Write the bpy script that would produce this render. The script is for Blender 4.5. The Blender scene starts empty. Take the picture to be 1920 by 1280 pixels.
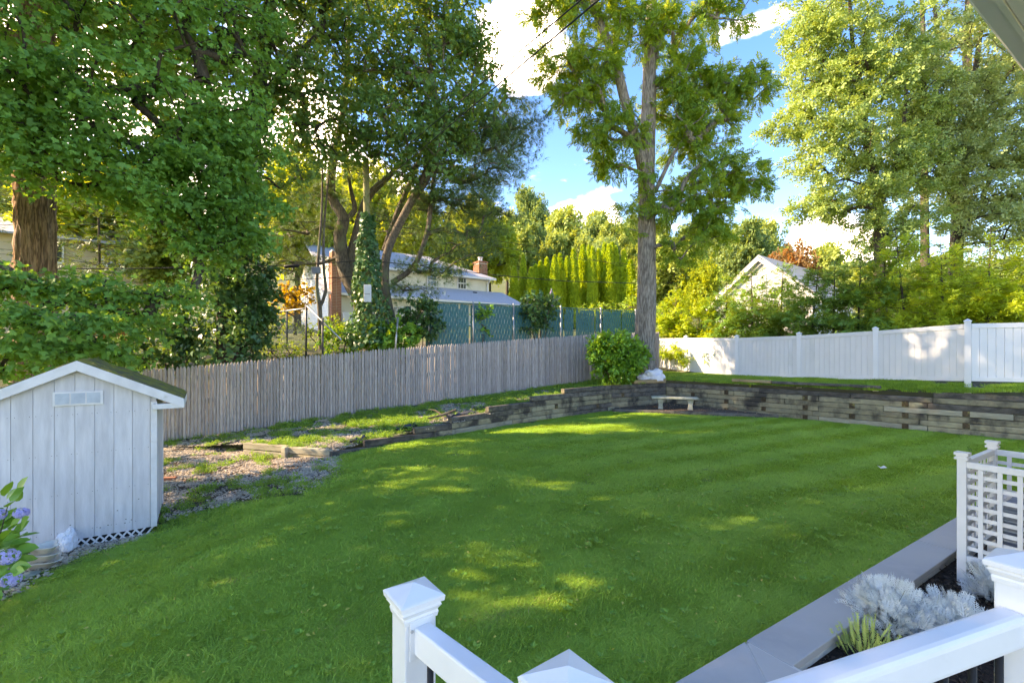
import bpy, bmesh, math, random
import numpy as np
from mathutils import Vector, Matrix, Quaternion
from mathutils.bvhtree import BVHTree
from mathutils import noise as mnoise

random.seed(7)
rng = np.random.default_rng(11)
scene = bpy.context.scene
COL = scene.collection
R = math.radians

# ------------------------------------------------------------------ camera, sky, sun, exposure
CAMZ = 2.15
FP = 853.0
cam = bpy.data.cameras.new('camera')
cam.sensor_width = 36.0
cam.lens = FP / 1920 * 36.0
cam.shift_y = 15 / 1920
cam.clip_start = 0.05
cam.clip_end = 2000
cam_o = bpy.data.objects.new('camera', cam)
cam_o.location = (0, 0, CAMZ)
cam_o.rotation_euler = (R(90), 0, 0)
COL.objects.link(cam_o)
scene.camera = cam_o

SUN_AZ = Vector((-1.0, 0.0, 0)).normalized()
SUN_EL = R(32)
SUN_DIR = Vector((SUN_AZ.x * math.cos(SUN_EL), SUN_AZ.y * math.cos(SUN_EL), math.sin(SUN_EL)))
world = bpy.data.worlds.new('World')
scene.world = world
world.use_nodes = True
wn, wl = world.node_tree.nodes, world.node_tree.links
wn.clear()
w_out = wn.new('ShaderNodeOutputWorld')
w_bg = wn.new('ShaderNodeBackground')
w_bg.inputs['Strength'].default_value = 0.15
sky = wn.new('ShaderNodeTexSky')
sky.sky_type = 'NISHITA'
sky.sun_disc = False
sky.sun_elevation = SUN_EL
sky.sun_rotation = math.atan2(SUN_AZ.x, SUN_AZ.y)
sky.air_density = 0.9
sky.dust_density = 0.15
sky.ozone_density = 2.0
def wnode(t, **kw):
    n = wn.new(t)
    for k, v in kw.items():
        setattr(n, k, v)
    return n
# drifting cumulus: one noise field over the whole sky, thickened round the cloud the photo shows
tc = wnode('ShaderNodeTexCoord')
nz = wnode('ShaderNodeTexNoise')
nz.inputs['Scale'].default_value = 3.2
nz.inputs['Detail'].default_value = 9
nz.inputs['Roughness'].default_value = 0.55
mp = wnode('ShaderNodeMapping')
mp.inputs['Scale'].default_value = (1, 1, 2.2)
mp.inputs['Location'].default_value = (4.3, 1.7, 0.6)
wl.new(tc.outputs['Generated'], mp.inputs['Vector'])
wl.new(mp.outputs['Vector'], nz.inputs['Vector'])
def cloud_at(px, py, size):
    d = Vector(((px - 960) / FP, 1, (655 - py) / FP)).normalized()
    v = wnode('ShaderNodeVectorMath', operation='DISTANCE')
    wl.new(tc.outputs['Generated'], v.inputs[0])
    v.inputs[1].default_value = d
    m = wnode('ShaderNodeMapRange')
    m.inputs['From Min'].default_value = size
    m.inputs['From Max'].default_value = size * 0.25
    m.inputs['To Min'].default_value = 0
    m.inputs['To Max'].default_value = 0.24
    wl.new(v.outputs['Value'], m.inputs['Value'])
    return m.outputs['Result']
acc = nz.outputs['Fac']
for c in ((985, 90, 0.12), (1010, 125, 0.10), (930, 110, .11), (1130, 412, 0.05), (1560, 450, 0.10), (250, 300, 0.5)):
    a = wnode('ShaderNodeMath', operation='ADD')
    wl.new(acc, a.inputs[0]); wl.new(cloud_at(*c), a.inputs[1])
    acc = a.outputs[0]
cr = wnode('ShaderNodeMapRange', interpolation_type='SMOOTHSTEP')
cr.inputs['From Min'].default_value = 0.615
cr.inputs['From Max'].default_value = 0.75
wl.new(acc, cr.inputs['Value'])
hs = wnode('ShaderNodeHueSaturation')
hs.inputs['Saturation'].default_value = 1.34
hs.inputs['Hue'].default_value = 0.512
hs.inputs['Value'].default_value = 0.84
wl.new(sky.outputs['Color'], hs.inputs['Color'])
mx = wnode('ShaderNodeMix', data_type='RGBA')
wl.new(cr.outputs['Result'], mx.inputs['Factor'])
wl.new(hs.outputs['Color'], mx.inputs[6])
mx.inputs[7].default_value = (11.0, 11.0, 11.2, 1)
wl.new(mx.outputs[2], w_bg.inputs['Color'])
wl.new(w_bg.outputs['Background'], w_out.inputs['Surface'])

sun = bpy.data.lights.new('sun', 'SUN')
sun.energy = 2.8
sun.angle = R(0.53)
sun.color = (1.0, 0.93, 0.80)
sun_o = bpy.data.objects.new('sun', sun)
sun_o.rotation_euler = SUN_DIR.to_track_quat('Z', 'Y').to_euler()
COL.objects.link(sun_o)

vs = scene.view_settings
vs.view_transform = 'Standard'
vs.look = 'None'
vs.gamma = 1
vs.use_curve_mapping = False
vs.exposure = 2.66
vs.use_white_balance = True
vs.white_balance_temperature = 10200
vs.white_balance_tint = 18
scene.render.engine = 'CYCLES'
scene.cycles.max_bounces = 9
scene.cycles.diffuse_bounces = 5
scene.cycles.glossy_bounces = 2
scene.cycles.transmission_bounces = 4
scene.cycles.transparent_max_bounces = 4
scene.cycles.use_denoising = True
scene.cycles.denoising_prefilter = 'NONE'
scene.cycles.use_adaptive_sampling = True
scene.cycles.adaptive_threshold = 0.015
scene.cycles.sample_clamp_indirect = 6

# ------------------------------------------------------------------ helpers
def W(px, py, d):
    """world point seen at pixel (1920 x 1280 frame) at a distance d in front of the camera plane"""
    return Vector(((px - 960) / FP * d, d, CAMZ + (655 - py) / FP * d))
def smooth(t):
    t = max(0.0, min(1.0, t)); return t * t * (3 - 2 * t)
def lawn_z(x, y):
    return -0.53 * smooth((-2.2 - x) / 3.2) * (1 - .6 * smooth((y - 6) / 5))
def hit(px, py):
    d = 6.0
    for _ in range(30):
        x = (px - 960) / FP * d
        d = (CAMZ - lawn_z(x, d)) * FP / (py - 655)
    return Vector(((px - 960) / FP * d, d, lawn_z((px - 960) / FP * d, d)))
def inside(poly, x, y):
    c = False
    j = len(poly) - 1
    for i in range(len(poly)):
        xi, yi = poly[i][0], poly[i][1]; xj, yj = poly[j][0], poly[j][1]
        if (yi > y) != (yj > y) and x < (xj - xi) * (y - yi) / (yj - yi) + xi:
            c = not c
        j = i
    return c

def mesh_obj(name, verts, faces, material=None, smooth_shade=False):
    me = bpy.data.meshes.new(name)
    me.from_pydata([tuple(v) for v in verts], [], faces)
    me.update()
    if smooth_shade:
        me.polygons.foreach_set('use_smooth', [True] * len(me.polygons))
    if material: me.materials.append(material)
    o = bpy.data.objects.new(name, me)
    COL.objects.link(o)
    return o
def np_mesh(name, V, F, material=None, smooth_shade=False):
    """V (n,3) array, F (m,k) array of equal-size polygons"""
    me = bpy.data.meshes.new(name)
    n, (m, k) = len(V), F.shape
    me.vertices.add(n); me.vertices.foreach_set('co', np.ascontiguousarray(V, dtype=np.float32).ravel())
    me.loops.add(m * k); me.loops.foreach_set('vertex_index', np.ascontiguousarray(F, dtype=np.int32).ravel())
    me.polygons.add(m)
    me.polygons.foreach_set('loop_start', np.arange(0, m * k, k, dtype=np.int32))
    me.polygons.foreach_set('loop_total', np.full(m, k, dtype=np.int32))
    if smooth_shade: me.polygons.foreach_set('use_smooth', np.ones(m, dtype=bool))
    me.update(calc_edges=True)
    if material: me.materials.append(material)
    return me
def np_obj(name, V, F, material=None, smooth_shade=False):
    o = bpy.data.objects.new(name, np_mesh(name, V, F, material, smooth_shade))
    COL.objects.link(o)
    return o
def tag(o, label=None, cat=None, group=None, kind=None):
    if label: o['label'] = label
    if cat: o['category'] = cat
    if group: o['group'] = group
    if kind: o['kind'] = kind
    return o
def thing(name, loc, label, cat, group=None):
    e = bpy.data.objects.new(name, None)
    e.location = loc; e.empty_display_size = .1
    COL.objects.link(e)
    return tag(e, label, cat, group)
def wloc(o):
    l = Vector(o.location)
    p = o.parent
    return l
def put(o, parent, kind=None):
    """make o, authored in world coordinates, a child of parent"""
    root = parent
    o.parent = parent
    if parent.parent is None:
        o.matrix_parent_inverse = Matrix.Translation(-Vector(parent.location))
    else:
        o.matrix_parent_inverse = parent.matrix_basis.inverted()
    if kind: o['kind'] = kind
    return o
def inst(name, me, parent, loc, rz=0, scale=(1, 1, 1), rot=None):
    o = bpy.data.objects.new(name, me)
    o.location = loc
    o.rotation_euler = rot if rot else (0, 0, rz)
    o.scale = scale
    COL.objects.link(o)
    if parent: put(o, parent)
    return o

class MB:
    def __init__(s): s.v = []; s.f = []
    def add(s, vs_, fs_):
        n = len(s.v); s.v += [tuple(v) for v in vs_]; s.f += [[i + n for i in f] for f in fs_]; return s
    def obox(s, o, a, b, c):
        o, a, b, c = map(Vector, (o, a, b, c))
        p = [o, o + a, o + a + b, o + b, o + c, o + a + c, o + a + b + c, o + b + c]
        f = [[0, 3, 2, 1], [4, 5, 6, 7], [0, 1, 5, 4], [1, 2, 6, 5], [2, 3, 7, 6], [3, 0, 4, 7]]
        if a.cross(b).dot(c) < 0: f = [g[::-1] for g in f]
        return s.add(p, f)
    def box(s, x0, y0, z0, x1, y1, z1):
        return s.obox((x0, y0, z0), (x1 - x0, 0, 0), (0, y1 - y0, 0), (0, 0, z1 - z0))
    def prism(s, poly, ext):
        ext = Vector(ext); poly = [Vector(p) for p in poly]; n = len(poly)
        f = [list(range(n))[::-1], list(range(n, 2 * n))] + [[i, (i + 1) % n, n + (i + 1) % n, n + i] for i in range(n)]
        nrm = Vector((0, 0, 0))
        for i in range(n): nrm += poly[i].cross(poly[(i + 1) % n])
        if nrm.dot(ext) < 0: f = [g[::-1] for g in f]
        return s.add(poly + [p + ext for p in poly], f)
    def tube(s, pts, rad, sides=8, caps=True):
        V, Fq = tube_arrays(pts, rad, sides)
        n = len(s.v)
        s.v += [tuple(v) for v in V]; s.f += [[int(i) + n for i in q] for q in Fq]
        if caps:
            m = len(pts)
            s.f.append([n + i for i in range(sides)][::-1]); s.f.append([n + (m - 1) * sides + i for i in range(sides)])
        return s
    def lathe(s, prof, c=(0, 0, 0), sides=20):
        n = len(s.v); m = len(prof)
        for r, z in prof:
            for k in range(sides):
                a = 2 * math.pi * k / sides
                s.v.append((c[0] + r * math.cos(a), c[1] + r * math.sin(a), c[2] + z))
        for i in range(m - 1):
            for k in range(sides):
                k2 = (k + 1) % sides
                s.f.append([n + i * sides + k, n + i * sides + k2, n + (i + 1) * sides + k2, n + (i + 1) * sides + k])
        return s
    def obj(s, name, material, parent=None, smooth_shade=False, bevel=0, kind=None, seg=2):
        o = mesh_obj(name, s.v, s.f, material, smooth_shade)
        if bevel:
            bm = bmesh.new(); bm.from_mesh(o.data)
            bmesh.ops.bevel(bm, geom=bm.edges[:], offset=bevel, segments=seg, profile=.5, affect='EDGES', clamp_overlap=True)
            bm.to_mesh(o.data); bm.free()
        if parent: put(o, parent)
        if kind: o['kind'] = kind
        return o
def tube_arrays(pts, rad, sides):
    pts = [Vector(p) for p in pts]
    if not hasattr(rad, '__len__'): rad = [rad] * len(pts)
    V = []
    ref = None
    for i, p in enumerate(pts):
        t = (pts[min(i + 1, len(pts) - 1)] - pts[max(i - 1, 0)])
        t = t.normalized() if t.length > 1e-6 else Vector((0, 0, 1))
        if ref is None:
            ref = Vector((1, 0, 0)) if abs(t.x) < .9 else Vector((0, 1, 0))
        a = (ref - t * ref.dot(t)).normalized(); b = t.cross(a); ref = a
        for k in range(sides):
            an = 2 * math.pi * k / sides
            V.append(p + (a * math.cos(an) + b * math.sin(an)) * rad[i])
    Fq = []
    for i in range(len(pts) - 1):
        for k in range(sides):
            k2 = (k + 1) % sides
            Fq.append([i * sides + k, i * sides + k2, (i + 1) * sides + k2, (i + 1) * sides + k])
    return V, Fq

# ------------------------------------------------------------------ materials
def new_mat(name):
    m = bpy.data.materials.new(name); m.use_nodes = True
    m.node_tree.nodes.clear()
    return m, m.node_tree.nodes, m.node_tree.links
def surf(name, c1, c2=None, scale=6, rough=.7, bump=.0, bscale=None, stretch=(1, 1, 1), objrand=0., spec=.3, detail=6,
         lo=.35, hi=.65, cont=False, c3=None, s3=1.2, lo3=.55, hi3=.7, metal=0., st3=(1, 1, 1), bdist=.01):
    m, n, l = new_mat(name)
    out = n.new('ShaderNodeOutputMaterial'); b = n.new('ShaderNodeBsdfPrincipled')
    l.new(b.outputs[0], out.inputs[0])
    b.inputs['Roughness'].default_value = rough; b.inputs['Metallic'].default_value = metal
    b.inputs['Specular IOR Level'].default_value = spec
    tc = n.new('ShaderNodeTexCoord'); oi = n.new('ShaderNodeObjectInfo')
    ad = n.new('ShaderNodeVectorMath'); ad.operation = 'MULTIPLY_ADD'
    ad.inputs[1].default_value = (0, 0, 0) if cont else (37, 53, 71)
    l.new(oi.outputs['Random'], ad.inputs[0]); l.new(tc.outputs['Object'], ad.inputs[2])
    def nodenoise(sc, st, det=detail):
        mp = n.new('ShaderNodeMapping'); mp.inputs['Scale'].default_value = st
        l.new(ad.outputs[0], mp.inputs['Vector'])
        z = n.new('ShaderNodeTexNoise'); z.inputs['Scale'].default_value = sc; z.inputs['Detail'].default_value = det
        z.inputs['Roughness'].default_value = .6
        l.new(mp.outputs[0], z.inputs['Vector']); return z.outputs['Fac']
    def rng_(v, a, b_):
        r = n.new('ShaderNodeMapRange'); r.inputs['From Min'].default_value = a; r.inputs['From Max'].default_value = b_
        l.new(v, r.inputs['Value']); return r.outputs[0]
    def mix(fac, a, bcol):
        x = n.new('ShaderNodeMix'); x.data_type = 'RGBA'
        l.new(fac, x.inputs['Factor'])
        for s_, i in ((a, 6), (bcol, 7)):
            if isinstance(s_, (tuple, list)): x.inputs[i].default_value = (*s_, 1)
            else: l.new(s_, x.inputs[i])
        return x.outputs[2]
    c2 = c2 or tuple(v * .82 for v in c1)
    f = nodenoise(scale, stretch)
    col = mix(rng_(f, lo, hi), c1, c2)
    if c3: col = mix(rng_(nodenoise(s3, st3), lo3, hi3), col, c3)
    if objrand:
        h = n.new('ShaderNodeHueSaturation')
        l.new(col, h.inputs['Color'])
        r = n.new('ShaderNodeMapRange'); r.inputs['To Min'].default_value = 1 - objrand; r.inputs['To Max'].default_value = 1 + objrand
        l.new(oi.outputs['Random'], r.inputs['Value']); l.new(r.outputs[0], h.inputs['Value'])
        col = h.outputs['Color']
    l.new(col, b.inputs['Base Color'])
    if bump:
        bp = n.new('ShaderNodeBump'); bp.inputs['Strength'].default_value = bump; bp.inputs['Distance'].default_value = bdist
        l.new(nodenoise(bscale or scale * 2, stretch, 8), bp.inputs['Height']); l.new(bp.outputs[0], b.inputs['Normal'])
    return m
LEAFK = 2.1
def leafmat(name, dark, light, trans=None, tfac=.38, rough=.5, spec=.25, patch=.7, pv=.4):
    """leaves: colour differs from leaf to leaf (mesh island) and slowly from place to place; light passes through"""
    dark, light = tuple(v * LEAFK for v in dark), tuple(v * LEAFK for v in light)
    m, n, l = new_mat(name)
    out = n.new('ShaderNodeOutputMaterial')
    g = n.new('ShaderNodeNewGeometry'); tc = n.new('ShaderNodeTexCoord'); oi = n.new('ShaderNodeObjectInfo')
    z = n.new('ShaderNodeTexNoise'); z.inputs['Scale'].default_value = patch; z.inputs['Detail'].default_value = 3
    l.new(g.outputs['Position'], z.inputs['Vector'])
    a = n.new('ShaderNodeMath'); a.operation = 'MULTIPLY_ADD'
    l.new(g.outputs['Random Per Island'], a.inputs[0]); a.inputs[1].default_value = 1 - pv
    s = n.new('ShaderNodeMapRange'); s.inputs['From Min'].default_value = .3; s.inputs['From Max'].default_value = .7
    s.inputs['To Max'].default_value = pv
    l.new(z.outputs['Fac'], s.inputs['Value']); l.new(s.outputs[0], a.inputs[2])
    x = n.new('ShaderNodeMix'); x.data_type = 'RGBA'
    x.inputs[6].default_value = (*dark, 1); x.inputs[7].default_value = (*light, 1)
    l.new(a.outputs[0], x.inputs['Factor'])
    b = n.new('ShaderNodeBsdfPrincipled'); b.inputs['Roughness'].default_value = rough
    b.inputs['Specular IOR Level'].default_value = spec
    l.new(x.outputs[2], b.inputs['Base Color'])
    t = n.new('ShaderNodeBsdfTranslucent')
    trans = tuple(min(.85, v * 1.25) for v in trans) if trans else None
    trans = trans or (light[0] * 1.7, light[1] * 1.35, light[2] * .6)
    tx = n.new('ShaderNodeMix'); tx.data_type = 'RGBA'
    tx.inputs[6].default_value = (*(v * .75 for v in trans), 1); tx.inputs[7].default_value = (*trans, 1)
    l.new(g.outputs['Random Per Island'], tx.inputs['Factor'])
    l.new(tx.outputs[2], t.inputs['Color'])
    ms = n.new('ShaderNodeMixShader'); ms.inputs[0].default_value = tfac
    l.new(b.outputs[0], ms.inputs[1]); l.new(t.outputs[0], ms.inputs[2]); l.new(ms.outputs[0], out.inputs[0])
    return m

# bark, wood, ground
m_bark_red = surf('bark_red_brown', (.42, .27, .18), (.15, .09, .06), 5, .9, 1., 10, (6, 6, .6), lo=.42, hi=.57, bdist=.03)
m_bark_grey = surf('bark_grey', (.36, .31, .25), (.135, .11, .088), 6, .9, 1., 11, (4, 4, .55), lo=.4, hi=.6, bdist=.03)
m_bark_dark = surf('bark_dark', (.10, .08, .06), (.04, .032, .026), 6, .9, .6, 10, (3, 3, .6))
m_bark_pine = surf('bark_pine', (.19, .155, .12), (.07, .055, .045), 7, .9, .8, 12, (3, 3, .8), c3=(.17, .18, .11), lo3=.55, hi3=.7)
m_twig = surf('twig_bark', (.13, .105, .08), (.07, .055, .04), 5, .9)
m_fence_wood = surf('weathered_cedar', (.44, .395, .375), (.29, .245, .225), 5, .9, .5, 16, (9, 9, .8), objrand=.20, c3=(.13, .105, .10), s3=20, lo3=.66, hi3=.72, st3=(1, 1, .8), bdist=.004)
m_tie = surf('weathered_timber', (.36, .315, .20), (.22, .19, .13), 3.5, .95, .6, 14, (1, 1, 1.8), objrand=.16, cont=True, c3=(.06, .052, .044), s3=1.5, lo3=.48, hi3=.62, st3=(1.2, 1.2, .9))
m_tie_cap = surf('blackened_timber', (.15, .135, .115), (.055, .048, .042), 5, .95, .8, 14, (1, 1, 1.5), objrand=.25, c3=(.17, .15, .10), s3=2.5, lo3=.58, hi3=.68)
m_tie_pale = surf('pale_bleached_timber', (.36, .33, .245), (.24, .215, .16), 4, .95, .5, 14, (1, 1, 4), objrand=.15, c3=(.08, .07, .055), s3=2.2, lo3=.6, hi3=.75)
m_tie_new = surf('newer_orange_timber', (.46, .33, .18), (.33, .215, .11), 5, .9, .3, 16, (1, 1, 4), objrand=.1, c3=(.12, .085, .05), s3=3, lo3=.6, hi3=.75)
m_tie_end = surf('timber_end_grain', (.13, .085, .045), (.035, .027, .018), 16, .95, .6, 20, objrand=.35, c3=(.25, .22, .08), s3=9, lo3=.58, hi3=.7)
m_paint = surf('weathered_white_paint', (.66, .645, .655), (.53, .515, .525), 2.4, .75, .5, 30, (5, 5, .7), objrand=.03, c3=(.44, .425, .42), s3=1.3, lo3=.56, hi3=.8, st3=(1, 1, .35), bdist=.003)
m_trim = surf('white_trim_paint', (.72, .705, .70), (.62, .605, .60), 6, .6, .1, 40, c3=(.52, .5, .47), s3=7, lo3=.66, hi3=.8)
m_vinyl = surf('white_vinyl', (.73, .73, .735), (.68, .685, .69), 1.5, .42, .0, c3=(.49, .515, .49), s3=.7, lo3=.6, hi3=.85, objrand=.015, spec=.4)
m_rail_vinyl = surf('bright_white_vinyl', (.80, .785, .775), (.74, .73, .72), 3, .34, .04, 60, spec=.45, c3=(.64, .62, .58), s3=3.5, lo3=.6, hi3=.85)
m_moss = surf('mossy_shingle', (.27, .25, .03), (.16, .14, .06), 7, .97, 1., 40, c3=(.12, .09, .07), s3=3.2, lo3=.52, hi3=.66, bdist=.02)
m_soil = surf('bare_soil', (.115, .08, .055), (.065, .045, .032), 9, .95, .8, 30)
m_lawnsoil = surf('lawn_thatch_soil', (.09, .16, .03), (.14, .17, .05), 5, .95, .6, 40)
m_terrace = surf('weedy_soil', (.10, .085, .05), (.05, .085, .025), 3, .95, .7, 25, c3=(.19, .165, .15), s3=8, lo3=.5, hi3=.6)
m_farground = surf('meadow_ground', (.07, .105, .03), (.11, .12, .045), .7, .95)
m_mulch = surf('dark_mulch', (.045, .026, .018), (.016, .010, .008), 40, .95, .9, 70)
m_blue = surf('bluestone', (.47, .435, .40), (.39, .365, .345), 3, .65, .15, 60, c3=(.55, .49, .43), s3=1.5, lo3=.5, hi3=.8, objrand=.05)
m_joint = surf('mortar', (.62, .58, .52))
m_cap_side = surf('tan_stone_face', (.36, .31, .27), (.28, .24, .21), 8, .8, .3, 40)
m_metal = surf('galvanised_steel', (.50, .51, .52), (.40, .41, .42), 8, .45, metal=.7, spec=.5)
m_metal_dark = surf('dark_steel', (.10, .10, .11), (.06, .06, .065), 8, .5, metal=.4)
m_black = surf('black_rubber', (.018, .018, .02), (.012, .012, .013), 5, .6)
m_wire = surf('cable_black', (.03, .03, .033), (.02, .02, .02), 5, .6)
m_green_slat = surf('green_privacy_slat', (.03, .20, .20), (.02, .14, .15), 12, .5, objrand=.1, c3=(.06, .21, .19), s3=18, lo3=.55, hi3=.7)
m_siding_y = surf('cream_siding', (.74, .71, .60), (.68, .65, .54), 2, .6)
m_siding_w = surf('white_siding', (.80, .79, .77), (.75, .74, .73), 2, .6)
m_siding_t = surf('tan_siding', (.60, .50, .33), (.54, .44, .29), 2, .6)
m_shingle = surf('grey_shingle', (.46, .455, .46), (.36, .355, .365), 14, .9, .4, 30, objrand=.08)
m_brick = surf('red_brick', (.40, .17, .10), (.30, .12, .075), 20, .9, .3, 30, objrand=.15)
m_glass = surf('window_glass', (.05, .06, .075), (.03, .04, .05), 3, .08, spec=.8)
m_frost = surf('frosted_pane', (.46, .52, .57), (.36, .42, .48), 9, .35)
m_shutter = surf('dark_green_shutter', (.025, .085, .085), (.02, .06, .06), 6, .6)
m_orange_wood = surf('orange_stained_wood', (.58, .26, .09), (.44, .18, .06), 8, .7, objrand=.15)
m_stone_pale = surf('mossy_pale_stone', (.42, .42, .35), (.27, .28, .20), 9, .9, .5, 40)
m_pot = surf('cream_plastic', (.72, .66, .57), (.60, .53, .44), 6, .5, c3=(.33, .25, .18), s3=6, lo3=.6, hi3=.8)
m_bag = surf('white_plastic_bag', (.82, .81, .82), (.70, .69, .72), 9, .4)
m_fabric = surf('black_landscape_fabric', (.03, .036, .05), (.05, .06, .075), 8, .8)
m_paper = surf('pale_paper', (.82, .76, .66), (.72, .66, .56), 20, .8)
m_umbrella = surf('faded_purple_canvas', (.20, .17, .28), (.15, .12, .22), 9, .8)
m_flood = surf('grey_lamp_housing', (.25, .27, .31), (.17, .19, .22), 9, .5)
m_box = surf('pale_grey_box_paint', (.72, .74, .76), (.62, .64, .66), 5, .5)
m_stone = surf('pale_gravel', (.50, .46, .45), (.36, .32, .31), 3, .85, objrand=.0)
m_tar = surf('lid_green_grey', (.24, .26, .2), (.17, .19, .15), 8, .7)

# leaves
L_maple = leafmat('leaf_maple_near', (.030, .105, .030), (.085, .215, .045), (.26, .40, .035), .42, patch=.6)
L_maple_dark = leafmat('leaf_maple_dark', (.022, .072, .030), (.060, .140, .040), (.30, .36, .03), .40, patch=.6)
L_back = leafmat('leaf_sunny_back', (.075, .135, .020), (.19, .24, .03), (.50, .50, .03), .45, patch=.35)
L_main = leafmat('leaf_locust', (.032, .100, .020), (.105, .195, .028), (.42, .46, .025), .45, patch=.5)
L_right = leafmat('leaf_pale_maple', (.075, .132, .036), (.21, .272, .085), (.40, .46, .06), .34, rough=.42, spec=.4, patch=.45)
L_right2 = leafmat('leaf_pale_maple_b', (.095, .145, .050), (.255, .295, .120), (.40, .43, .08), .32, rough=.42, spec=.4, patch=.45)
L_pine = leafmat('needle_pine', (.028, .070, .030), (.065, .115, .040), (.20, .24, .03), .25, patch=.5)
L_spruce_shaded = leafmat('needle_spruce_shaded', (.036, .105, .028), (.105, .20, .035), (.40, .45, .03), .38, patch=.5)  # needle green darkened to stand in for shade on the spruces
L_spruce_sunlit = leafmat('needle_spruce_sunlit', (.09, .165, .020), (.25, .32, .035), (.55, .56, .035), .42, patch=.6)  # spruce needles with sunlight put into a brighter, yellower green
L_arbor = leafmat('scale_arborvitae', (.10, .18, .014), (.25, .32, .026), (.50, .50, .02), .30, patch=1.1)
L_hill = leafmat('leaf_far_hill', (.085, .135, .035), (.20, .24, .065), (.42, .44, .05), .36, patch=.25)
L_hill2 = leafmat('leaf_far_hill_cool', (.055, .10, .035), (.14, .19, .07), (.30, .36, .05), .36, patch=.25)
L_ivy = leafmat('leaf_ivy', (.014, .052, .020), (.040, .105, .035), (.14, .24, .03), .28, rough=.35, spec=.45, patch=1.5)
L_vine = leafmat('leaf_vine', (.045, .135, .025), (.11, .25, .04), (.38, .50, .03), .40, patch=1.)
L_bush = leafmat('leaf_laurel', (.030, .110, .018), (.11, .245, .030), (.32, .46, .03), .35, rough=.32, spec=.5, patch=2.2)
L_shrub = leafmat('leaf_yard_shrub', (.055, .125, .020), (.15, .23, .030), (.45, .50, .03), .40, patch=1.)
L_red = leafmat('leaf_red_maple', (.065, .045, .022), (.12, .085, .038), (.55, .22, .05), .38, patch=.6)
L_orange = leafmat('leaf_orange', (.13, .075, .012), (.22, .125, .015), (.70, .40, .02), .40, patch=1.)
L_grass = leafmat('grass_blade', (.060, .135, .015), (.235, .350, .060), (.42, .58, .04), .40, rough=.45, spec=.3, patch=1.3, pv=.38)
L_weed = leafmat('weed_leaf', (.055, .130, .022), (.13, .22, .035), (.30, .44, .04), .36, patch=1.5)
L_silver = leafmat('dusty_miller_leaf', (.35, .36, .35), (.43, .435, .425), (.5, .55, .5), .18, rough=.8, spec=.1, patch=4)
L_lav = leafmat('lavender_leaf', (.19, .23, .07), (.33, .37, .12), (.45, .48, .1), .3, patch=5)
L_hyd = leafmat('hydrangea_leaf', (.030, .110, .018), (.095, .21, .030), (.26, .42, .03), .3, rough=.4, spec=.4, patch=5)
L_petal = leafmat('hydrangea_petal', (.16, .145, .34), (.30, .28, .42), (.5, .5, .85), .3, patch=30)
L_yellowleaf = leafmat('fallen_leaf', (.20, .17, .025), (.31, .26, .07), (.6, .5, .1), .3, patch=3)
L_chip = leafmat('mulch_chip', (.014, .009, .006), (.042, .025, .016), (.02, .01, .01), .05, patch=8)
L_gravel = leafmat('gravel_stone', (.13, .105, .080), (.30, .255, .20), (.2, .2, .2), .0, rough=.85, spec=.2, patch=3)
L_straw = leafmat('dry_thatch', (.17, .135, .04), (.30, .245, .09), (.4, .36, .15), .25, patch=4)

# ------------------------------------------------------------------ terrain
def lerp(a, b, t): return a + (b - a) * t
def poly_at(poly, s):
    """point on polyline at fraction-of-length s (0..1)"""
    P = [Vector(p) for p in poly]
    L = [(P[i + 1] - P[i]).length for i in range(len(P) - 1)]
    t = s * sum(L)
    for i, li in enumerate(L):
        if t <= li or i == len(L) - 1:
            return P[i].lerp(P[i + 1], t / li)
        t -= li
WALL_L = [Vector(p) for p in ((-3.78, 9.55, 0), (-1.5, 11.4, 0), (.6, 13.55, 0), (3.5, 15.95, 0), (5.8, 17.1, 0))]
WALL_R0, WALL_R1 = Vector((5.8, 17.1, 0)), Vector((12.06, 10.72, 0))
DR = (WALL_R1 - WALL_R0)
FENCE_W = [Vector(p) for p in ((-14, 8.55, -.42), (-8.6, 11.3, -.16), (-4.1, 13.6, .30), (-.6, 15.65, .60), (2.9, 17.7, .88), (6.35, 19.77, 1.07))]
FENCE_V = [Vector(p) for p in ((6.8, 21.15, 1.14), (7.65, 20.0, 1.13), (8.85, 17.9, 1.08), (9.97, 15.8, 1.11), (10.95, 13.7, 1.19), (11.72, 11.7, 1.29), (13.9, 10.6, 1.30), (16.1, 9.5, 1.30))]
def vsub(o, n): return Vector(o), Vector(n).normalized()
# stations: front (wall) point, fence foot, outward direction, lift just behind the fence
ST = [((-17, 5.5, -.5), (-17, 7.0, -.5), (-.46, .89), 2.0), ((-8.7, 10.95, -.20), (-8.6, 11.3, -.16), (-.46, .89), 1.95), ((-6.15, 10.42, -.02), (-6.3, 12.5, .09), (-.46, .89), 1.85),
      ((-3.8, 9.72, .0), (-4.6, 13.35, .27), (-.46, .89), 1.75), ((-1.45, 11.52, .32), (-2.2, 14.73, .46), (-.46, .89), 1.75), ((.52, 13.67, .55), (.4, 16.25, .68), (-.46, .89), 1.75),
      ((3.4, 16.07, .82), (3.3, 17.95, .91), (-.40, .91), 1.75), ((5.8, 17.28, 1.0), (6.7, 20.6, 1.10), (.10, .99), 1.2), ((7.95, 15.1, 1.0), (8.85, 17.9, 1.08), (.85, .5), .15),
      ((9.62, 13.37, 1.0), (10.45, 14.75, 1.15), (.88, .45), .1), ((11.02, 11.97, 1.02), (11.72, 11.75, 1.27), (.85, .5), .1), ((12.16, 10.82, 1.16), (12.9, 11.15, 1.28), (.6, .8), .1), ((15, 7.6, 1.2), (16, 9.3, 1.3), (.6, .8), .1)]
ROWS = (3.0, 8, 20, 60, 170, 420)
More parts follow.
